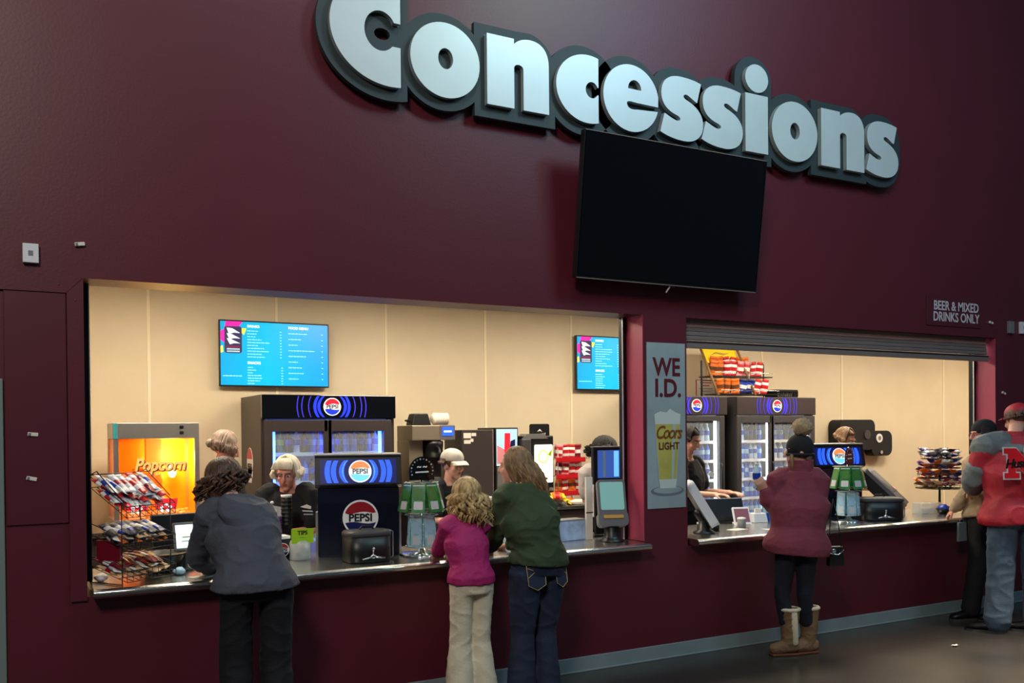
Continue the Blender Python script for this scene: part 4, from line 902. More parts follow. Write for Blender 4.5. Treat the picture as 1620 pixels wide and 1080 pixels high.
# paper towel dispensers on the wall
t = thing('towel_dispenser', 'large rounded black paper towel dispenser on the cream wall', 'towel dispenser', (9.48, 3.195, 1.61))
b = MB(XZ); b.poly(round_rect(-.33, .33, -.20, .20, .09), 0, .20, 'black_matte'); b.build('cover', t, .03); b = MB(XZ); b.poly(circ(.17, .0, .06, n=20), .20, .215, 'grey_dark'); b.build('roll_end', t)
b = MB(); b.bb(-.28, .28, -.16, 0, -.205, -.19, 'grey'); b.build('outlet', t)
t = thing('soap_dispenser', 'smaller black dispenser with a white disc right of the towel dispenser', 'soap dispenser', (10.02, 3.195, 1.49))
b = MB(XZ); b.poly(round_rect(-.20, .20, -.17, .17, .10), 0, .14, 'black_matte'); b.build('cover', t, .03); b = MB(XZ); b.poly(circ(-.06, .07, .06, n=20), .14, .15, 'white'); b.poly(circ(-.06, .07, .03, n=16), .15, .153, 'grey'); b.build('disc', t); b = MB(XZ); b.poly(circ(-.03, -.12, .025, n=12), .14, .16, 'chrome'); b.build('push_button', t)
# till and payment gear
t = thing('pos_arm_terminal', 'white-edged payment terminal leaning back beside the poster pillar, seen from its side', 'payment terminal', (4.46, .20, .879), 62)
b = MB(); b.lathe([(.09, 0), (.09, .008), (.05, .03), (.045, .10)], 'black', n=24); b.tube([(0, 0, .08), (0, .05, .16)], .035, 'black', 8); b.build('base', t)
TM = frame((0, -.10, .08), (1, 0, 0), (0, .52, .85))
b = MB(TM); b.poly(round_rect(-.105, .105, 0, .40, .03), -.025, .0, 'white_plastic'); b.poly(round_rect(-.105, .105, .0, .40, .03), -.07, -.025, 'grey', side='white_plastic'); b.build('housing', t, .004)
b = MB(TM); b.poly(round_rect(-.085, .085, .12, .37, .01), 0, .002, 'screen_black'); b.build('screen', t)
t = thing('card_reader', 'small burgundy-screened card reader on the right counter', 'card reader', (5.15, .50, .879), -25)
b = MB(frame((0, 0, .0), (1, 0, 0), (0, .5, .85))); b.box((0, .085, -.012), (.15, .17, .02), 'white_plastic'); b.build('case', t, .004)
b = MB(frame((0, 0, .0), (1, 0, 0), (0, .5, .85))); b.box((0, .09, .0), (.125, .125, .004), 'burgundy'); b.build('screen', t)
b = MB(); b.bb(-.06, .06, -.01, .13, 0, .012, 'white_plastic'); b.build('foot', t, .003)
t = thing('till_monitor', 'low black till monitor turned away on the right counter behind the card reader', 'monitor', (5.12, .68, .879), -14)
b = MB(frame((0, 0, .02), (1, 0, 0), (0, .35, 1))); b.box((0, .10, 0), (.36, .20, .02), 'black'); b.box((0, .20, 0), (.36, .006, .024), 'silver'); b.build('monitor', t, .003); b = MB(); b.bb(-.10, .10, -.03, .04, 0, .02, 'black'); b.build('foot', t)
t = thing('receipt_printer', 'small white receipt printer behind the card reader at the fridge', 'printer', (5.42, .62, .879), -14); b = MB(); b.box((0, 0, .04), (.14, .14, .08), 'white_plastic', taper=(.9, .7)); b.build('case', t, .006); b = MB(); b.bb(-.03, .03, -.02, .0, .08, .12, 'paper'); b.build('paper_strip', t)
for k, (x, y, r, h, c, l) in enumerate(((4.63, .27, .036, .05, 'black', 'small black lidded pot nearest the edge of the right counter'), (4.62, .43, .032, .045, 'black', 'small black pot behind the nearest pot on the right counter'), (4.80, .50, .03, .04, 'deep_red', 'small dark red pot on the right counter'), (4.98, .34, .035, .07, 'grey', 'small grey cup beside the card reader'))):
    t = thing('small_pot', l, 'pot', (x, y, .879)); b = MB(); b.lathe([(r*.9, 0), (r, .005), (r, h)], c, n=18); b.build('body', t); b = MB(); b.lathe([(r*1.05, h), (r*1.05, h+.012), (r*.6, h+.016)], 'silver' if c != 'grey' else 'white', n=18); b.build('lid', t)
t = thing('blue_bottle_pack', 'shrink-wrapped group of blue water bottles standing on the right counter', 'bottle pack', (5.63, .62, .879))
for i in range(3):
    for j in range(2):
        b = bottle_mesh('x', 'liquid_blue', 'white', 'pale_blue', .20, .03); b.v = [p+Vector((-.065+i*.065, -.033+j*.066, 0)) for p in b.v]; b.build('wrapped_bottle', t)
t = thing('large_pos_terminal', 'bulky dark grey till terminal leaning back right of the wide black box', 'till', (7.02, .40, .879), 30)
b = MB(frame((0, -.03, .09), (1, 0, 0), (0, .72, .70))); b.poly(round_rect(-.15, .15, -.02, .48, .05), -.10, .0, 'grey_dark', side='black'); b.poly(round_rect(-.14, .14, -.01, .46, .05), .0, .035, 'grey_mid'); b.build('housing', t, .006)
b = MB(frame((0, -.03, .09), (1, 0, 0), (0, .72, .70))); b.poly(round_rect(-.11, .11, .14, .42, .02), .035, .038, 'grey_dark'); b.build('screen', t)
b = MB(); b.box((0, .14, .06), (.24, .26, .12), 'black', taper=(.6, .6)); b.build('foot', t, .006); b = MB(); b.bb(-.14, .14, -.03, -.0, .035, .045, 'white_plastic'); b.build('light_edge', t)
t = thing('burgundy_cup', 'burgundy cup standing right of the bulky till terminal', 'cup', (7.22, .62, .879)); b = MB(); b.lathe([(.035, 0), (.045, .15), (.04, .15)], 'burgundy', n=16); b.build('cup', t); b = MB(); b.lathe([(.047, .15), (.047, .158), (.02, .16)], 'black', n=16); b.build('lid', t)
t = thing('clear_box', 'clear plastic box with napkins between till terminal and candy rack', 'box', (7.32, .36, .879), -8); b = MB(); b.bb(-.10, .10, -.06, .06, 0, .10, 'clear_plastic'); b.build('box', t, .003); b = MB(); b.bb(-.06, .06, -.03, .03, .005, .05, 'paper'); b.build('napkins', t)
for k, (x, y, c, c2, l) in enumerate(((7.40, .22, 'black', 'blue', 'black bowl of blue wrapped sweets under the spinning candy rack'), (7.56, .40, 'gold', 'tan', 'tan bowl of wrapped sweets under the spinning candy rack'))):
    t = thing('sweet_bowl', l, 'bowl', (x, y, .879)); b = MB(); b.lathe([(.035, 0), (.06, .04), (.065, .05), (.055, .045)], c, n=20); b.build('bowl', t)
    b = MB(); b.ell((0, 0, .055), (.055, .055, .035), c2, n=14, k=8); q = b.build('sweets', t); q['kind'] = 'stuff'
    for v in q.data.vertices: v.co += Vector(noise.noise_vector(v.co*60))*.012
# spinning wire rack of candy
SP = (7.70, .48)
t = thing('spinner_candy_rack', 'black wire spinner rack heaped with colourful candy at the right counter end', 'rack', (SP[0], SP[1], .879))
b = MB(); b.lathe([(.12, 0), (.12, .006), (.012, .02), (.008, .6)], 'black', n=24); b.build('pole', t)
lv = [(.22, .22), (.32, .20), (.42, .19), (.51, .17)]
for z, r in lv:
    b = MB()
    for q in (r, r*.6): b.tube([(q*math.cos(a), q*math.sin(a), z) for a in np.linspace(0, 2*PI, 25)], .003, 'black', 5, flat=True)
    b.tube([(r*1.02*math.cos(a), r*1.02*math.sin(a), z+.04) for a in np.linspace(0, 2*PI, 25)], .003, 'black', 5, flat=True)
    for a in range(0, 360, 30): b.tube([(.01*math.cos(a/57.3), .01*math.sin(a/57.3), z), (r*math.cos(a/57.3), r*math.sin(a/57.3), z), (r*1.02*math.cos(a/57.3), r*1.02*math.sin(a/57.3), z+.04)], .0025, 'black', 5, flat=True)
    b.build('wire_tray', t)
b = MB(); b.tube([(-.16, -.1, .60), (.16, -.1, .60), (.16, .1, .60), (-.16, .1, .60), (-.16, -.1, .60)], .003, 'black', 5, flat=True)
for i in range(9): b.tube([(-.16+.04*i, -.1, .60), (-.16+.04*i, -.1, .57)], .002, 'black', 4, flat=True)
b.tube([(-.16, -.1, .56), (.16, -.1, .56)], .003, 'black', 5, flat=True); b.tube([(0, -.1, .60), (0, .1, .60)], .003, 'black', 5, flat=True); b.build('top_basket', t)
cs = [['red and white', 'brown', 'purple', 'tan', 'orange'], ['dark blue', 'purple', 'pink', 'orange', 'red and white'], ['white', 'dark blue', 'black and silver', 'orange', 'pink'], ['black and silver', 'white', 'dark blue', 'silver and red']]
for li, (z, r) in enumerate(lv):
    n = 17
    for i in range(n):
        a = 360*i/n; k = cs[li][(i*2+i//3) % len(cs[li])]
        pack(k, T(SP[0], SP[1], .879+z+.022+rnd.uniform(0, .055)) @ RZ(a) @ T(r*.72, 0, 0) @ RY(-14+rnd.uniform(-15, 15)) @ RX(rnd.uniform(-30, 30)), k+' candy packet on tray %s of the spinner rack' % ('one, the lowest,', 'two', 'three', 'four, the uppermost,')[li], 'candy', 'spinner candy tray %d %s' % (li+1, k), 'candy_packet', (.16, .085, .034), SW[k])
# ------------------------------------------------------------------ people
def remesh(mb, vox, smooth=4, wr=0., wf=9., ws=(1, 1, .35), shrink=0.):
    me = bpy.data.meshes.new('tmp'); me.from_pydata([tuple(p) for p in mb.v], [], mb.f); me.update()
    o = bpy.data.objects.new('tmp', me); COL.objects.link(o)
    r = o.modifiers.new('r', 'REMESH'); r.mode = 'VOXEL'; r.voxel_size = vox; r.use_smooth_shade = True
    s = o.modifiers.new('s', 'SMOOTH'); s.factor = .5; s.iterations = smooth
    dg = bpy.context.evaluated_depsgraph_get(); out = bpy.data.meshes.new_from_object(o.evaluated_get(dg))
    bpy.data.objects.remove(o); bpy.data.meshes.remove(me)
    if wr:
        n = len(out.vertices); co = np.empty(n*3); out.vertices.foreach_get('co', co); nm = np.empty(n*3)
        for i, v in enumerate(out.vertices): nm[3*i:3*i+3] = v.normal
        sv = Vector(ws)*wf
        for i in range(n):
            p = Vector(co[3*i:3*i+3]); q = Vector((p.x*sv.x, p.y*sv.y, p.z*wf*1.5)); 
            a = 1-abs(noise.noise(q+Vector((7, 3, 1))*.1)*2); a = a*a
            k = (a-.4)*wr+noise.noise(p*3.5)*wr*1.4
            co[3*i:3*i+3] += nm[3*i:3*i+3]*k
        out.vertices.foreach_set('co', co); out.update()
    out.polygons.foreach_set('use_smooth', [True]*len(out.polygons))
    return out
def put(name, me, m, parent):
    me.materials.clear(); me.materials.append(MATS[m]); me.name = name
    me.transform(Matrix.Translation(-parent.location)); return link(name, me, parent)
def V(*a): return Vector(a)
def spine(P, e, hem, neck, k, top=1., wid=1.):
    # elliptical rings from hem to neck along a bent spine
    pel, ch, nk = P['pel'], P['chest'], P['neck']
    hx = (P['hipR']-P['hipL']).normalized(); sx = (P['shR']-P['shL']).normalized(); R = []
    sw = (P['shR']-P['shL']).length/2
    prof = [(-.35, .150, .115), (-.15, .172, .125), (0, .168, .125), (.30, .135, .105), (.55, .142, .112), (.80, .160, .118), (1.0, .165, .105), (1.18, .80*sw/k, .082), (1.30, .085, .07), (1.45, .058, .058)]
    for t, rx, ry in prof:
        if t < hem or t > neck: continue
        if t <= 1:
            c = pel.lerp(ch, t) if t >= 0 else pel+(pel-P['kneemid']).normalized()*t*.3
        else: c = ch.lerp(nk, (t-1)/.45)
        a = hx.lerp(sx, max(0, min(1, t))).normalized()
        d = ((nk-ch) if t > 1 else (ch-pel) if t > 0 else (pel-P['kneemid'])).normalized()
        a = (a-d*a.dot(d)).normalized(); f = d.cross(a)
        g = wid if t < 1.05 else 1
        R.append([c+a*((rx*k*g+e)*math.copysign(abs(math.cos(q))**.85, math.cos(q)))+f*((ry*k*g+e)*math.sin(q)) for q in np.linspace(0, 2*PI, 25)[:-1]])
    return R
def headframe(P):
    f = P['face'].normalized(); u = P.get('hup', V(0, 0, 1)); r = f.cross(u).normalized(); u = r.cross(f)
    M = Matrix.Identity(4)
    for i in range(3): M[i][0] = r[i]; M[i][1] = f[i]; M[i][2] = u[i]; M[i][3] = P['head'][i]
    return M
def addhead(mb, P, hs):
    M = headframe(P) @ Matrix.Scale(hs, 4); s = 'skin'
    mb.ell((0, -.014, .030), (.074, .094, .088), s, M, 20, 12); mb.ell((0, .026, -.040), (.056, .062, .068), s, M, 18, 12)
    mb.ell((0, .060, -.092), (.026, .026, .020), s, M, 10, 8); mb.ell((0, .072, .036), (.050, .018, .014), s, M, 12, 8)
    for q in (-1, 1):
        mb.ell((q*.036, .062, -.022), (.022, .022, .024), s, M, 10, 8); mb.ell((q*.077, -.006, -.006), (.009, .018, .030), s, M, 10, 8)
    mb.tube([(0, .086, .026), (0, .098, .006), (0, .107, -.018)], [.008, .011, .014], s, 8, M); mb.ell((0, .088, -.023), (.018, .014, .009), s, M, 10, 6)
    mb.ell((0, .080, -.053), (.024, .012, .010), s, M, 10, 6)
def facebits(P, hs, root, skin='skin', brow='hair_brown', specs=None):
    M = headframe(P) @ Matrix.Scale(hs, 4); M = Matrix.Translation(-root.location) @ M
    for q in (-1, 1):
        b = MB(M); b.ell((q*.030, .078, .012), (.012, .008, .0065), 'white', n=10, k=6); b.ell((q*.030, .084, .011), (.006, .004, .006), 'eye', n=8, k=6); b.build('eye', root)
        b = MB(M); b.tube([(q*.014, .089, .029), (q*.032, .088, .036), (q*.050, .074, .030)], .0035, brow, 6); b.build('eyebrow', root)
    b = MB(M); b.ell((0, .089, -.050), (.021, .007, .0035), 'lip', n=10, k=6); b.ell((0, .088, -.057), (.018, .007, .004), 'lip', n=10, k=6); b.build('mouth', root)
    if specs:
        b = MB(M)
        for q in (-1, 1):
            b.tube([(q*.032+.024*math.cos(a), .098, .008+.017*math.sin(a)) for a in np.linspace(0, 2*PI, 17)], .0013, specs, 5, flat=True); b.tube([(q*.056, .096, .014), (q*.078, .05, .016), (q*.080, .0, .014)], .002, specs, 5)
        b.tube([(-.010, .100, .012), (.010, .100, .012)], .002, specs, 5); b.build('glasses', root)
def addhand(mb, W, d, pn, side, k, curl=.6, hold=None):
    # palm, four bent fingers and a thumb leaving the side of the palm
    d = d.normalized(); pn = (pn-d*pn.dot(d)).normalized(); x = d.cross(pn)*side
    M = Matrix.Identity(4)
    for i in range(3): M[i][0] = x[i]; M[i][1] = d[i]; M[i][2] = pn[i]; M[i][3] = W[i]
    M = M @ Matrix.Scale(k, 4)
    mb.tube([(0, -.03, 0), (0, .01, 0)], [.026, .028], 'skin', 10, M)
    mb.rings([[(a*math.cos(q), y, c*math.sin(q)) for q in np.linspace(0, 2*PI, 13)[:-1]] for y, a, c in ((.0, .024, .016), (.03, .036, .016), (.07, .042, .015), (.092, .040, .012))], 'skin', True, True, M)
    for i, (fx, L) in enumerate(((-.033, .066), (-.011, .076), (.011, .072), (.033, .056))):
        p = V(fx, .088, 0); a = 0; pts = [tuple(p)]
        for j, q in enumerate((.45, .31, .24)):
            a += curl*(.45, .9, .7)[j]; p = p+V(fx*.06, math.cos(a)*L*q, math.sin(a)*L*q); pts.append(tuple(p))
        mb.tube(pts, [.0095, .009, .0085, .0075], 'skin', 8, M)
    mb.tube([(-.022, .018, .004), (-.048, .042, .012+.01*curl), (-.060, .066, .020+.022*curl), (-.056, .090, .026+.03*curl)], [.014, .012, .010, .008], 'skin', 8, M)
def person(label, P, k=1., skin='skin', hs=None, vox=.009, top=None, pants=None, extra=None, root=None, foot=True, hands=(1, 1), curl=.5):
    P = {a: (Vector(b) if not isinstance(b, (float, int)) else b) for a, b in P.items()}
    P['kneemid'] = (P['knL']+P['knR'])/2
    R0 = (P['anL']+P['anR'])/2; root = thing('person', label, 'person', (R0.x, R0.y, 0))
    hs = hs or k
    b = MB(); b.rings(spine(P, -.012, -.3, 2, k), 'skin')
    b.tube([P['neck']-V(0, 0, .03), P['neck'].lerp(P['head'], .5), P['head']+V(0, 0, -.02)], [.056*k, .052*k, .05*k], 'skin', 14)
    for s in 'LR':
        b.tube([P['sh'+s], P['sh'+s].lerp(P['el'+s], .5), P['el'+s], P['el'+s].lerp(P['wr'+s], .4), P['wr'+s]], [.046*k, .040*k, .034*k, .034*k, .024*k], 'skin', 12)
        b.tube([P['hip'+s], P['hip'+s].lerp(P['kn'+s], .5), P['kn'+s], P['kn'+s].lerp(P['an'+s], .4), P['an'+s]], [.080*k, .068*k, .050*k, .048*k, .034*k], 'skin', 12)
        hd = P.get('hd'+s, P['wr'+s]-P['el'+s]); pn = P.get('pn'+s, V(0, 0, -1))
        addhand(b, P['wr'+s], hd, pn, 1 if s == 'R' else -1, k, P.get('curl', curl))
    addhead(b, P, hs)
    put('body', remesh(b, vox*.8, 2), skin, root)
    if top:
        m, e, hem, sl, wr = top[:5]; o = top[5] if len(top) > 5 else {}
        b = MB(); R = spine(P, e, hem, o.get('neck', 1.31), k, wid=o.get('wid', 1.))
        if 'flare' in o:
            for i in range(min(3, len(R))):
                c = sum(R[i], V(0, 0, 0))/len(R[i]); g = 1+o['flare']*(3-i)/3; R[i] = [c+(p-c)*g for p in R[i]]
        b.rings(R, m)
        for s in 'LR':
            pts = [P['sh'+s]-(P['sh'+s]-P['neck'])*.25, P['sh'+s], P['sh'+s].lerp(P['el'+s], .5), P['el'+s], P['el'+s].lerp(P['wr'+s], .5), P['wr'+s]-(P['wr'+s]-P['el'+s]).normalized()*.01]
            rad = [.055*k+e, .056*k+e, .048*k+e*sl, .042*k+e*sl, .038*k+e*sl, .030*k+e*sl*.7]
            if o.get('short'): pts, rad = pts[:3]+[P['sh'+s].lerp(P['el'+s], .72)], rad[:3]+[.05*k+e]
            b.tube(pts, rad, m, 14, flat=False)
        put(o.get('name', 'shirt'), remesh(b, vox, 4, wr, o.get('wf', 9)), m, root)
    if pants:
        m, e, rk, ra, wr, zc = pants[:6]; o = pants[6] if len(pants) > 6 else {}
        b = MB(); b.rings(spine(P, e, -.36, .16, k), m)
        for s in 'LR':
            H, K, A = P['hip'+s], P['kn'+s], P['an'+s]
            bot = K.lerp(A, zc)
            b.tube([H+V(0, 0, .02), H, H.lerp(K, .45), K, K.lerp(bot, .5), bot], [.07*k, .088*k+e, .076*k+e, rk, (rk+ra)/2*.98, ra], m, 16, flat=False)
        put('trousers', remesh(b, vox, 4, wr, 8), m, root)
    return root, P
def shoe(root, A, d, m='black', L=.27, w=.05, sole='grey_dark', z=0.):
    d = V(d[0], d[1], 0).normalized(); x = V(d.y, -d.x, 0); C = V(A.x, A.y, z)-d*.07
    b = MB(); R = []
    for t, ww, h in ((0, .6, .06), (.08, .85, .085), (.3, .9, .10), (.5, .95, .075), (.75, 1.05, .055), (.92, .85, .045), (1, .4, .025)):
        R.append([C+d*L*t+x*(w*ww*math.cos(q))+V(0, 0, .012+h*.5+h*.5*math.sin(q)) for q in np.linspace(0, 2*PI, 17)[:-1]])
    b.rings(R, m); b.v = [p-root.location for p in b.v]; o = b.build('shoe', root)
    b = MB(); P2 = [(t*L, w*q) for t, q in ((0, .5), (.1, .9), (.5, 1.0), (.8, 1.1), (.97, .7), (1.02, 0), (.97, -.7), (.8, -1.1), (.5, -1), (.1, -.9), (0, -.5))]
    F = Matrix.Identity(4)
    for i in range(3): F[i][0] = d[i]; F[i][1] = x[i]; F[i][2] = (0, 0, 1)[i] if d.cross(x).z > 0 else (0, 0, 1)[i]; F[i][3] = C[i]-root.location[i]
    b.poly(P2, 0, .016, sole, F); b.build('sole', o)
def hair(root, P, hs, m, n, length, seed=1, fall=V(0, 0, -1), part=0., face_gap=62, wave=.012, spread=1.06, r=.012, flat=False, bangs=False, backpull=0., name='hair'):
    # locks that follow the skull from the crown and then hang down
    rr = random.Random(seed); M = headframe(P) @ Matrix.Scale(hs, 4); b = MB()
    cap = MB(M); cap.ell((0, -.018, .036), (.079, .097, .089), m, n=20, k=12)
    for v0, f0 in zip(cap.v, range(len(cap.v))): pass
    keep = []
    for p in cap.v:
        q = M.inverted() @ p
        if q.y > .045 and q.z < .068: q.y = .045; p = M @ q
        if q.z < -.02: q.z = -.02+(q.z+.02)*.3; p = M @ q
        keep.append(p)
    cap.v = keep; b.v += cap.v; b.f += cap.f; b.fm += [b.mi(m)]*len(cap.f); b.fs += [True]*len(cap.f)
    F = Vector(fall).normalized()
    for i in range(n):
        az = 360*(i+rr.random())/n
        if not bangs and (az < face_gap or az > 360-face_gap): 
            az = face_gap+(az if az < 180 else az-360)*.3 if az < 180 else 360-face_gap+(az-360)*.3
        a = math.radians(az); dx, dy = math.sin(a), math.cos(a)
        pts = []; rad = []; st = rr.uniform(.0, .5)
        endt = 1.62 if not (bangs and dy > .5) else 1.1
        for j in range(7):
            t = st+(endt-st)*j/6
            sp = spread*(1+rr.uniform(-.01, .03))
            pts.append(M @ V(dx*math.sin(t)*.080*sp+part*.01*(1-j/6), -.016+dy*math.sin(t)*.098*sp, .036+math.cos(t)*.090*sp)); rad.append(r*hs*(.7+.4*j/6))
        if not (bangs and dy > .5):
            L = length*rr.uniform(.82, 1.05); ph = rr.uniform(0, 6.28); cur = pts[-1]; out = (M.to_3x3() @ V(dx, dy, 0)).normalized()
            for j in range(1, 8):
                g = j/7; cur2 = cur+F*L*g+out*(wave*math.sin(ph+g*9)+.018*math.sin(g*PI)*spread)+V(1, 0, 0)*wave*math.cos(ph*2+g*8)-out*.02*g*backpull
                pts.append(cur2); rad.append(r*hs*(1.1-.85*g**2))
        b.tube(pts, rad, m, 6, sq=.75)
    b.v = [p-root.location for p in b.v]; return b.build(name, root)
def local(root, mb, name, par=None, bevel=0):
    mb.v = [p-root.location for p in mb.v]; return mb.build(name, par or root, bevel)

# A: hooded customer leaning on the counter at the left
A, P = person('person in grey hooded sweatshirt and black trousers leaning on counter near candy rack',
  dict(pel=(.775, -.50, .93), chest=(.745, -.36, 1.17), neck=(.715, -.25, 1.325), head=(.685, -.17, 1.43), face=V(-.45, .85, -.35), shL=(.595, -.27, 1.26), shR=(.865, -.36, 1.20),
       elL=(.560, -.08, 1.00), elR=(.86, -.14, 1.00), wrL=(.66, .10, .925), wrR=(.74, .14, .93), hipL=(.68, -.50, .87), hipR=(.885, -.52, .86), knL=(.68, -.46, .48), knR=(.885, -.50, .46), anL=(.68, -.52, .09), anR=(.895, -.58, .09)),
  .97, top=('hoodie_grey', .032, -.2, .8, .007, dict(name='hoodie', flare=.10, wid=1.08)), pants=('pants_black', .010, .086, .082, .005, 1.0))
hair(A, P, 1.0, 'hair_brown', 110, .13, 4, V(-.28, .05, -1), wave=.024, spread=1.08, r=.011)
b = MB(); c = P['neck']+V(.045, -.10, -.02); rr = random.Random(3)
b.rings([[c+V(.135*g*math.cos(a)+.01, .085*g*math.sin(a)+dy-.02, dz+.035*math.cos(a-2.2)*g) for a in np.linspace(0, 2*PI, 25)[:-1]] for g, dz, dy in ((.45, -.13, -.05), (1.0, -.11, -.06), (1.22, -.05, -.03), (1.12, .01, .0), (.85, .045, .01), (.55, .03, .02))], 'hoodie_grey')
put('hood', remesh(b, .009, 4, .006), 'hoodie_grey', A)
b = MB(); b.tube([P['elL'].lerp(P['wrL'], .72), P['wrL']], [.036, .034], 'camo_tan', 12); put('sleeve_cuff', remesh(b, .008, 2), 'camo_tan', A)
for s in 'LR': shoe(A, P['an'+s], (-.1, 1), 'black')

# E: girl in magenta
Eg, P = person('girl in a magenta top and cream flared trousers with wavy blonde hair, at the counter',
  dict(pel=(2.048, -.52, .845), chest=(2.045, -.46, 1.04), neck=(2.065, -.41, 1.18), head=(2.095, -.36, 1.293), face=V(.10, .98, -.05), shL=(1.945, -.43, 1.135), shR=(2.165, -.43, 1.13),
       elL=(1.955, -.27, .98), elR=(2.165, -.27, .98), wrL=(2.03, -.07, .925), wrR=(2.13, -.05, .925), hipL=(1.985, -.52, .79), hipR=(2.115, -.52, .79), knL=(1.98, -.50, .44), knR=(2.115, -.50, .44), anL=(1.965, -.52, .07), anR=(2.13, -.52, .07)),
  .76, hs=.90, vox=.007, top=('magenta', .021, -.3, .8, .003, dict(wid=.98, name='top', wf=12)), pants=('pants_cream', .009, .064, .098, .004, 1.0))
hair(Eg, P, .93, 'hair_blonde', 150, .20, 7, V(.12, -.22, -1), wave=.022, spread=1.10, r=.011, face_gap=75)
for s in 'LR': shoe(Eg, P['an'+s], (0, 1), 'white', .22, .04)

# F: woman in the green sweater
F_, P = person('woman in dark green sweater and blue jeans with long dark blonde hair at counter',
  dict(pel=(2.52, -.52, .915), chest=(2.49, -.46, 1.15), neck=(2.485, -.36, 1.345), head=(2.485, -.27, 1.468), face=V(-.62, .78, -.08), shL=(2.37, -.37, 1.29), shR=(2.615, -.45, 1.225),
       elL=(2.325, -.29, 1.03), elR=(2.66, -.26, 1.00), wrL=(2.395, -.09, .945), wrR=(2.62, .04, .93), hipL=(2.41, -.54, .84), hipR=(2.60, -.52, .83), knL=(2.395, -.52, .46), knR=(2.565, -.50, .46), anL=(2.37, -.54, .08), anR=(2.555, -.54, .08)),
  .98, top=('sweater_green', .026, -.2, .95, .009, dict(name='sweater', wid=1.06, neck=1.46)), pants=('denim', .020, .076, .092, .005, 1.0), curl=.9)
hair(F_, P, .98, 'hair_dark_blonde', 150, .25, 9, V(.46, -.30, -1), wave=.007, spread=1.06, r=.013, face_gap=70, backpull=.5)
for s in 'LR': shoe(F_, P['an'+s], (0, 1), 'black')
# back pocket stitching on the jeans
for cx, s, ry in ((2.43, 1, 0), (2.62, .75, 14)):
    b = MB(frame((cx, -.642 if s == 1 else -.618, .815), (math.cos(math.radians(ry)), math.sin(math.radians(ry)), 0), (0, .18, 1)))
    b.tube([(-.065*s, .07, 0), (-.06*s, -.05, 0), (0, -.08, .0), (.06*s, -.05, 0), (.065*s, .07, 0)], .0022, 'thread', 5); b.tube([(-.055*s, .0, 0), (-.01, .03, 0), (.055*s, .055, 0)], .0022, 'thread', 5); b.tube([(-.055*s, .055, 0), (.01, .03, 0), (.055*s, .0, 0)], .0022, 'thread', 5)
    b.poly([(-.062*s, .065), (-.058*s, -.048), (0, -.076), (.058*s, -.048), (.062*s, .065)], -.006, -.001, 'denim'); local(F_, b, 'back_pocket')

# G: pompom hat wearer with raised bottle
G, P = person('person in a mauve fleece jacket, dark pompom hat and shearling boots, raising a bottle',
  dict(pel=(4.83, -.42, .86), chest=(4.87, -.40, 1.14), neck=(4.90, -.39, 1.37), head=(4.895, -.37, 1.515), face=V(-.86, .50, .0), shL=(4.79, -.27, 1.30), shR=(4.99, -.47, 1.30),
       elL=(4.72, -.26, 1.08), elR=(4.95, -.50, 1.06), wrL=(4.68, -.25, 1.22), wrR=(4.80, -.42, .98), hipL=(4.76, -.38, .80), hipR=(4.89, -.46, .80), knL=(4.72, -.37, .44), knR=(4.87, -.45, .43), anL=(4.765, -.40, .09), anR=(4.935, -.43, .09), hdL=V(-.55, .1, .8), pnL=V(.5, .6, .2)),
  .96, top=('fleece', .046, -.36, .70, .003, dict(name='jacket', flare=.10, wid=1.18, neck=1.46)), pants=('legging', .000, .058, .052, .003, .55), curl=1.0)
b = MB(); M = headframe(P); b.ell((0, -.015, .045), (.084, .104, .100), 'knit_black', M, 24, 14)
b.v = [M @ V((M.inverted() @ p).x, (M.inverted() @ p).y, max((M.inverted() @ p).z, -.03)) for p in b.v]; local(G, b, 'knitted_hat')
b = MB(); b.tube([M @ V(.080*math.cos(a), -.014+.098*math.sin(a), -.012) for a in np.linspace(0, 2*PI, 25)], .013, 'knit_black', 8, flat=True); local(G, b, 'hat_brim')
b = MB(); b.ell(M @ V(0, -.035, .195), (.074, .074, .068), 'fur_pompom', n=28, k=20); 
b.v = [p+(p-(M @ V(0, -.035, .195))).normalized()*(noise.noise(p*70)*.016) for p in b.v]; local(G, b, 'pompom')
b = MB(); b.rings([[P['neck']+V(.088*g*math.cos(a), .088*g*math.sin(a), z) for a in np.linspace(0, 2*PI, 25)[:-1]] for g, z in ((1.25, -.06), (1.12, .01), (1.08, .095), (.98, .10), (.9, .0))], 'fleece'); put('collar', remesh(b, .008, 3, .004), 'fleece', G)
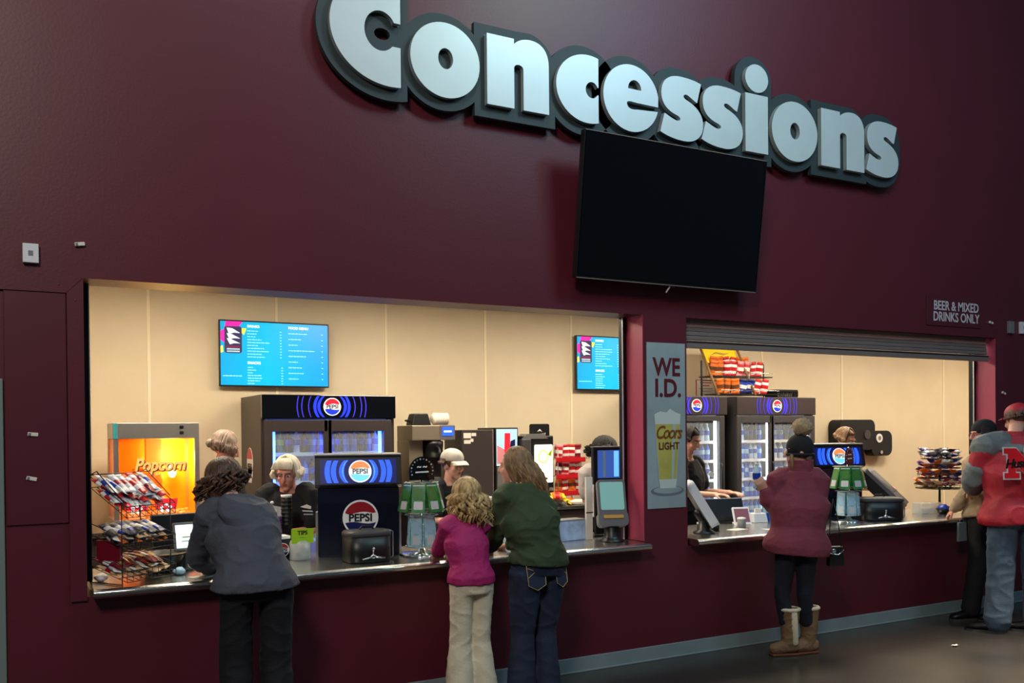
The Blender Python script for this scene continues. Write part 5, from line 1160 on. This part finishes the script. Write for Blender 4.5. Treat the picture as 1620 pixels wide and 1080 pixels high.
for j, (s, d) in enumerate((('L', (-.95, .35)), ('R', (-.85, .15)))):
    Aq = P['an'+s]; b = MB(); dd = V(d[0], d[1], 0).normalized(); cn = Aq+V(0, 0, 0)
    b.rings([[V(cn.x, cn.y, z)+dd*o2+V(q*math.cos(a), q*math.sin(a), 0) for a in np.linspace(0, 2*PI, 21)[:-1]] for z, q, o2 in ((.035, .050, .02), (.10, .056, .01), (.16, .060, .0), (.25, .066, -.0), (.345, .074, -.0), (.35, .06, 0))], 'suede')
    b.tube([V(cn.x, cn.y, .062)-dd*.03, V(cn.x, cn.y, .062)+dd*.06, V(cn.x, cn.y, .050)+dd*.12], [.052, .052, .044], 'suede', 14)
    bo = put('boot', remesh(b, .008, 3, .004, 14), 'suede', G)
    b = MB(); b.tube([V(cn.x, cn.y, .345)+V(.070*math.cos(a), .070*math.sin(a), 0) for a in np.linspace(0, 2*PI, 25)], .014, 'shearling', 8, flat=True); local(G, b, 'fur_cuff', bo)
    side = V(dd.y, -dd.x, 0)*(1 if s == 'L' else 1); q = V(-.25, -.97, 0).normalized()
    b = MB(); b.tube([V(cn.x, cn.y, .33)+q*.052, V(cn.x, cn.y, .22)+q*.047-dd*.01, V(cn.x, cn.y, .10)+q*.040-dd*.02], [.030, .030, .026] if s == 'L' else [.008, .008, .008], 'shearling', 10); local(G, b, 'fur_strip', bo)
    b = MB(); b.box((0, 0, .010), (.215, .095, .020), 'brown', T(cn.x-G.location.x, cn.y-G.location.y, 0) @ RZ(math.degrees(math.atan2(d[1], d[0]))) @ T(.045, 0, 0)); b.build('sole', bo, .01)
hb = MB(); hb.tube([M @ V(q*.075, .065, -.0+z) for q, z in ((-.8, -.02), (-.85, -.05), (-.85, -.09), (-.8, -.13))], [.014, .016, .014, .008], 'hair_dark_blonde', 8); hb.tube([M @ V(q*.075, .035, -.0+z) for q, z in ((1, .0), (1.02, -.05), (1.05, -.10), (1.0, -.15))], [.018, .02, .018, .01], 'hair_dark_blonde', 8); local(G, hb, 'hair')
o = bottle_mesh('x', 'liquid_clear', 'white', 'blue', .19, .03).build('bottle'); o.location = (4.635, -.20, 1.25); tag(o, 'small blue-labelled bottle held up by the pompom hat wearer', 'bottle')
hbg = thing('handbag', 'small black handbag with a steel ring hanging at the pompom hat wearer\'s hip', 'bag', (5.10, -.54, .66), -20)
b = MB(); b.box((0, 0, .075), (.13, .06, .15), 'black', taper=(.85, .8)); b.build('pouch', hbg, .012); b = MB(); b.ell((-.03, -.035, .12), (.022, .006, .016), 'chrome', n=10, k=6); b.tube([(-.06, -.03, .10), (0, -.045, .09), (.05, -.03, .12)], .005, 'chrome', 6); b.build('buckle', hbg)
b = MB(); b.tube([(-.05, 0, .14), (-.03, .02, .36), (.0, .03, .50)], .007, 'black', 6, sq=.5); b.tube([(.05, 0, .14), (.03, .02, .36), (.0, .03, .50)], .007, 'black', 6, sq=.5); b.build('strap', hbg)

# H: man with the N jacket
H_, P = person('tall man in red and grey jacket with big N emblem, blue jeans and red cap',
  dict(pel=(6.94, -.76, 1.00), chest=(6.97, -.74, 1.33), neck=(7.07, -.69, 1.59), head=(7.26, -.60, 1.745), face=V(.1, .97, -.2), shL=(6.80, -.60, 1.51), shR=(7.17, -.90, 1.50),
       elL=(6.76, -.53, 1.26), elR=(7.28, -.86, 1.22), wrL=(7.00, -.36, 1.16), wrR=(7.36, -.62, 1.12), hipL=(6.86, -.72, .90), hipR=(7.06, -.86, .90), knL=(6.84, -.72, .50), knR=(7.06, -.88, .50), anL=(6.79, -.72, .10), anR=(7.09, -.88, .10)),
  1.15, hs=1.08, vox=.011, top=('jacket_red', .046, -.36, .62, .009, dict(name='jacket', wid=1.12, flare=.10, wf=6, neck=1.46)), pants=('denim_light', .020, .108, .112, .008, 1.0))
# grey yoke and sleeves as patches of the jacket's own cloth
b = MB()
for s in 'LR':
    b.tube([P['sh'+s]+V(0, 0, .018), P['sh'+s].lerp(P['neck'], .55)+V(0, 0, .012)], [.118, .106], 'jacket_grey', 16)
    b.tube([P['el'+s]+(P['sh'+s]-P['el'+s])*.35, P['el'+s], P['el'+s].lerp(P['wr'+s], .55), P['wr'+s]-(P['wr'+s]-P['el'+s])*.06], [.092, .088, .084, .072], 'jacket_grey', 14)
RR = spine(P, .068, 1.1, 1.32, 1.15); b.rings([[p+V(0, 0, .0) for p in RR[0]]]+RR[1:], 'jacket_grey')
put('grey_panels', remesh(b, .011, 3, .008, 7), 'jacket_grey', H_)
b = MB(); b.rings([[P['neck']+V(.10*g*math.cos(a), .10*g*math.sin(a), z) for a in np.linspace(0, 2*PI, 25)[:-1]] for g, z in ((1.25, -.05), (1.12, .03), (1.0, .075), (.9, .07))], 'jacket_red'); put('collar', remesh(b, .009, 3, .003), 'jacket_red', H_)
hair(H_, P, 1.08, 'hair_brown', 50, .015, 14, wave=.004, spread=1.03, r=.012)
M = headframe(P) @ Matrix.Scale(1.08, 4); b = MB(); b.ell((0, -.015, .060), (.086, .106, .085), 'jacket_red', M, 24, 12); b.v = [M @ V(q.x, q.y, max(q.z, .035)) for q in [M.inverted() @ p for p in b.v]]
b.rings([[M @ V(x, .075+.085*math.sqrt(max(0, 1-(x/.075)**2))*f, .040+dz) for x in np.linspace(-.075, .075, 13)] for f, dz in ((0, 0), (1, -.008))], 'jacket_red', True, False, closed=False); local(H_, b, 'cap')
for s in 'LR': shoe(H_, P['an'+s], (-.5, .9), 'black', .31, .058)
# N emblem
NM = frame((6.76, -.955, 1.405), (.88, -.48, 0), (.03, .04, 1)) @ Matrix.Scale(.86, 4)
def Nshape(g):
    s = .135; w = .04
    o = [(-.17-g, -.14-g), (-.03+g, -.14-g), (-.03+g, -.09+g), (-.065+g*.3, -.09+g), (-.065+g*.3, .0), (.055, -.14-g), (.13+g, -.14-g), (.13+g, .09-g), (.165+g, .09-g), (.165+g, .14+g), (.03-g, .14+g), (.03-g, .09-g), (.065-g*.3, .09-g), (.065-g*.3, .0), (-.055, .14+g), (-.17-g, .14+g), (-.17-g, .09-g), (-.135-g, .09-g), (-.135-g, -.09+g), (-.17-g, -.09+g)]
    return o
b = MB(NM); b.poly(Nshape(.012), 0, .004, 'silver'); b.poly(Nshape(0), .004, .007, 'red'); text(b, 'Huskers', .115, T(0, .0, .007) @ RZ(4), 'black', .003, bold=.004, shear=.3, sx=.95, spacing=.9); local(H_, b, 'emblem')

# I: glasses wearer behind the man
I_, P = person('person in dark knit hat, glasses and tan camouflage jacket beyond the tall man',
  dict(pel=(7.34, -.26, .92), chest=(7.34, -.26, 1.20), neck=(7.35, -.26, 1.44), head=(7.31, -.24, 1.625), face=V(-.85, .50, -.1), shL=(7.27, -.17, 1.37), shR=(7.46, -.36, 1.37),
       elL=(7.22, -.17, 1.13), elR=(7.42, -.36, 1.1), wrL=(7.16, -.06, .96), wrR=(7.32, -.26, 1.0), hipL=(7.24, -.26, .86), hipR=(7.38, -.38, .86), knL=(7.20, -.26, .48), knR=(7.34, -.38, .48), anL=(7.12, -.25, .09), anR=(7.30, -.40, .09)),
  .98, skin='skin_pink', top=('camo_tan', .034, -.30, .8, .008, dict(name='jacket', wid=1.05)), pants=('pants_black', .01, .08, .08, .004, 1.0))
M = headframe(P); b = MB(); b.ell((0, -.02, .055), (.086, .106, .090), 'knit_black', M, 22, 12); b.v = [M @ V(q.x, q.y, max(q.z, .02)) for q in [M.inverted() @ p for p in b.v]]; local(I_, b, 'knitted_hat')
hair(I_, P, .98, 'hair_black', 50, .05, 15, wave=.006, spread=1.03, r=.012)
facebits(P, .98, I_, specs='black')
for s in 'LR': shoe(I_, P['an'+s], (-.9, .3), 'black')

I_.location.y -= .035; I_.location.x -= .05
# staff behind the counters
def staff(label, x, y, headc, face, sh, spread, hairm, skin='skin', top='polo_black', nm='polo_shirt', k=.98, hs=.98, arms=None, up=None):
    shz = sh; ax = V(face[0], face[1], 0).normalized(); rx = V(ax.y, -ax.x, 0)
    bx = V(x, y, 0)
    d = dict(pel=(x, y, .93), chest=bx+V(0, 0, shz-.085)+(V(headc[0], headc[1], 0)-bx)*.6, neck=V(headc[0], headc[1], headc[2])-ax*.035-V(0, 0, min(.135, headc[2]-shz-.06)), head=headc, face=face, hipL=bx-rx*.1+V(0, 0, .87), hipR=bx+rx*.1+V(0, 0, .87),
             knL=bx-rx*.1+V(0, 0, .48), knR=bx+rx*.1+V(0, 0, .48), anL=bx-rx*.1+V(0, 0, .09), anR=bx+rx*.1+V(0, 0, .09))
    c = V(headc[0], headc[1], shz)-ax*.02
    d['shL'] = c-rx*spread; d['shR'] = c+rx*spread
    a = arms or (V(.28*ax.x, .28*ax.y, 0))
    d['elL'] = d['shL']-rx*.03+ax*.06-V(0, 0, .26); d['elR'] = d['shR']+rx*.03+ax*.06-V(0, 0, .26)
    d['wrL'] = d['elL']+a-V(0, 0, .0)+rx*.05; d['wrR'] = d['elR']+a-rx*.05
    if up: d['hup'] = up
    r, P = person(label, d, k, skin=skin, hs=hs, top=(top, .020, -.1, 1., .005, dict(name=nm, short=True)), pants=('pants_black', .010, .08, .075, .003, 1.0))
    for s in 'LR': shoe(r, P['an'+s], (ax.x, ax.y), 'black')
    return r, P
Bp, P = staff('person in a black shirt bending towards the popcorn machine, ash hair tied back', 1.02, 1.52, V(1.035, 1.50, 1.59), V(.9, .12, -.35), 1.40, .17, 'hair_ash', skin='skin_pink')
hair(Bp, P, .98, 'hair_ash', 90, .075, 21, V(-.02, 0, -1), wave=.006, spread=1.06, r=.013, backpull=1.)
M = headframe(P); b = MB(); b.ell(M @ V(0, -.115, .0), (.036, .036, .034), 'hair_ash', n=14, k=8); b.tube([M @ V(-.079, .07, .014), M @ V(-.082, -.01, .014)], .0025, 'black', 5); local(Bp, b, 'hair_bun')
Cp, P = staff('white-haired person in a black polo shirt with a badge, looking down behind black cups', 1.37, 1.17, V(1.37, 1.05, 1.41), V(-.48, -.80, -.26), 1.268, .165, 'hair_white', skin='skin_pink', arms=V(-.12, .0, 0))
hair(Cp, P, 1.0, 'hair_white', 110, .06, 22, wave=.007, spread=1.05, r=.012, face_gap=62, bangs=False)
facebits(P, .98, Cp, brow='hair_ash', specs='grey_dark')
M = headframe(P); b = MB()
for i in range(16):
    x = -.06+.12*i/15; b.tube([M @ V(x*.6, .03, .122), M @ V(x, .072, .100), M @ V(x*1.15+.012, .086, .066)], [.008, .010, .006], 'hair_white', 6)
local(Cp, b, 'fringe')
b = MB(frame(V(1.465, .895, 1.165), (.9, -.1, 0), (0, .25, 1))); b.poly([(-.045, .02), (.0, .035), (.05, .01), (.03, .0), (-.02, .01)], 0, .003, 'white'); b.poly([(-.035, -.005), (.045, -.012), (.04, -.02), (-.03, -.014)], 0, .003, 'white'); b.poly([(-.025, -.03), (.045, -.034), (.045, -.042), (-.025, -.038)], 0, .003, 'silver'); local(Cp, b, 'shirt_logo')
b = MB(frame(V(1.255, .905, 1.165), (.95, -.2, 0), (.1, .2, 1))); b.poly([(-.05, -.03), (.05, -.045), (.05, .02), (-.04, .04)], 0, .006, 'silver'); b.ell((-.03, .055, .01), (.014, .012, .014), 'white', n=8, k=6); b.poly([(-.035, -.02), (.0, -.025), (.0, .01), (-.03, .015)], .006, .007, 'paper'); local(Cp, b, 'name_badge')
Dp, P = staff('person in a black shirt and grey patterned cap, looking towards the woman in green', 2.82, 1.38, V(2.785, 1.30, 1.425), V(.28, -.95, -.05), 1.26, .19, 'hair_brown', skin='skin')
hair(Dp, P, .98, 'hair_brown', 60, .02, 23, wave=.004, spread=1.02, r=.011, face_gap=80)
facebits(P, .98, Dp)
M = headframe(P); b = MB(); b.ell((0, -.012, .062), (.087, .107, .080), 'cap_grey', M, 24, 14); b.v = [M @ V(q.x, q.y, max(q.z, .040)) for q in [M.inverted() @ p for p in b.v]]; cp = local(Dp, b, 'cap')
b = MB(M); n = 15; up_ = [[V(x, .070+(.095)*math.sqrt(max(0, 1-(x/.078)**2))*f, .048-.030*f*f-.25*x*x/.1*.6) for x in np.linspace(-.078, .078, n)] for f in (0, .5, 1)]; b.rings(up_, 'cap_grey', True, False, closed=False); b.rings([[q+V(0, 0, -.005) for q in r] for r in up_], 'grey', True, False, closed=False); local(Dp, b, 'visor', cp)
b = MB(M); b.poly([(-.045, .05), (-.02, .03), (.045, .055), (.02, .07)], .095, .102, 'grey_dark', RX(75)); local(Dp, b, 'cap_patch', cp)
Jp, P = staff('dark-haired person in a black polo shirt beside the narrow fridge, looking down', 5.25, 1.35, V(5.235, 1.30, 1.60), V(.35, -.85, -.45), 1.37, .17, 'hair_black', skin='skin')
hair(Jp, P, .98, 'hair_black', 70, .02, 24, wave=.003, spread=1.03, r=.012, face_gap=60)
facebits(P, .98, Jp, brow='hair_black')
b = MB(frame(V(5.34, 1.13, 1.28), (.95, .1, 0), (0, .2, 1))); b.poly([(-.04, .01), (0, .035), (.045, .01), (.03, -.03), (-.01, -.02)], 0, .003, 'white'); local(Jp, b, 'shirt_logo')
Kp, P = staff('person with short ash blonde hair behind the right cola dispenser', 7.20, 1.25, V(7.20, 1.20, 1.575), V(.2, -.9, -.4), 1.36, .17, 'hair_ash')
hair(Kp, P, .98, 'hair_dark_blonde', 80, .05, 25, wave=.006, spread=1.06, r=.013); facebits(P, .98, Kp)
Lp, P = staff('person with tousled black hair and pale grey shirt behind the black till monitor', 4.30, 1.35, V(4.27, 1.30, 1.49), V(.75, .55, -.3), 1.33, .17, 'hair_black', top='shirt_grey', nm='shirt')
hair(Lp, P, 1.05, 'hair_black', 100, .05, 26, wave=.035, spread=1.22, r=.016)

# small things on the floor and under the counter
t = thing('paper_scrap', 'tiny white paper scrap lying on the dark floor before the right counter', 'paper scrap', (6.05, -.86, 0)); b = MB(); b.rings([[(x, y, .004+.012*abs(math.sin(x*60+i))) for x in (-.035, -.012, .012, .035)] for i, y in enumerate((-.014, .0, .014))], 'white', False, False, closed=False); b.build('scrap', t)
t = thing('paper_bag', 'pale grey folded bag hanging below the counter edge beside the tall man', 'bag', (7.13, -.16, .68)); b = MB(); b.box((0, 0, .08), (.12, .02, .17), 'base_grey', taper=(.9, 1)); b.build('bag', t, .004); b = MB(); b.tube([(-.03, 0, .165), (-.02, .0, .20), (.02, 0, .20), (.03, 0, .165)], .003, 'grey', 5); b.build('handle', t)
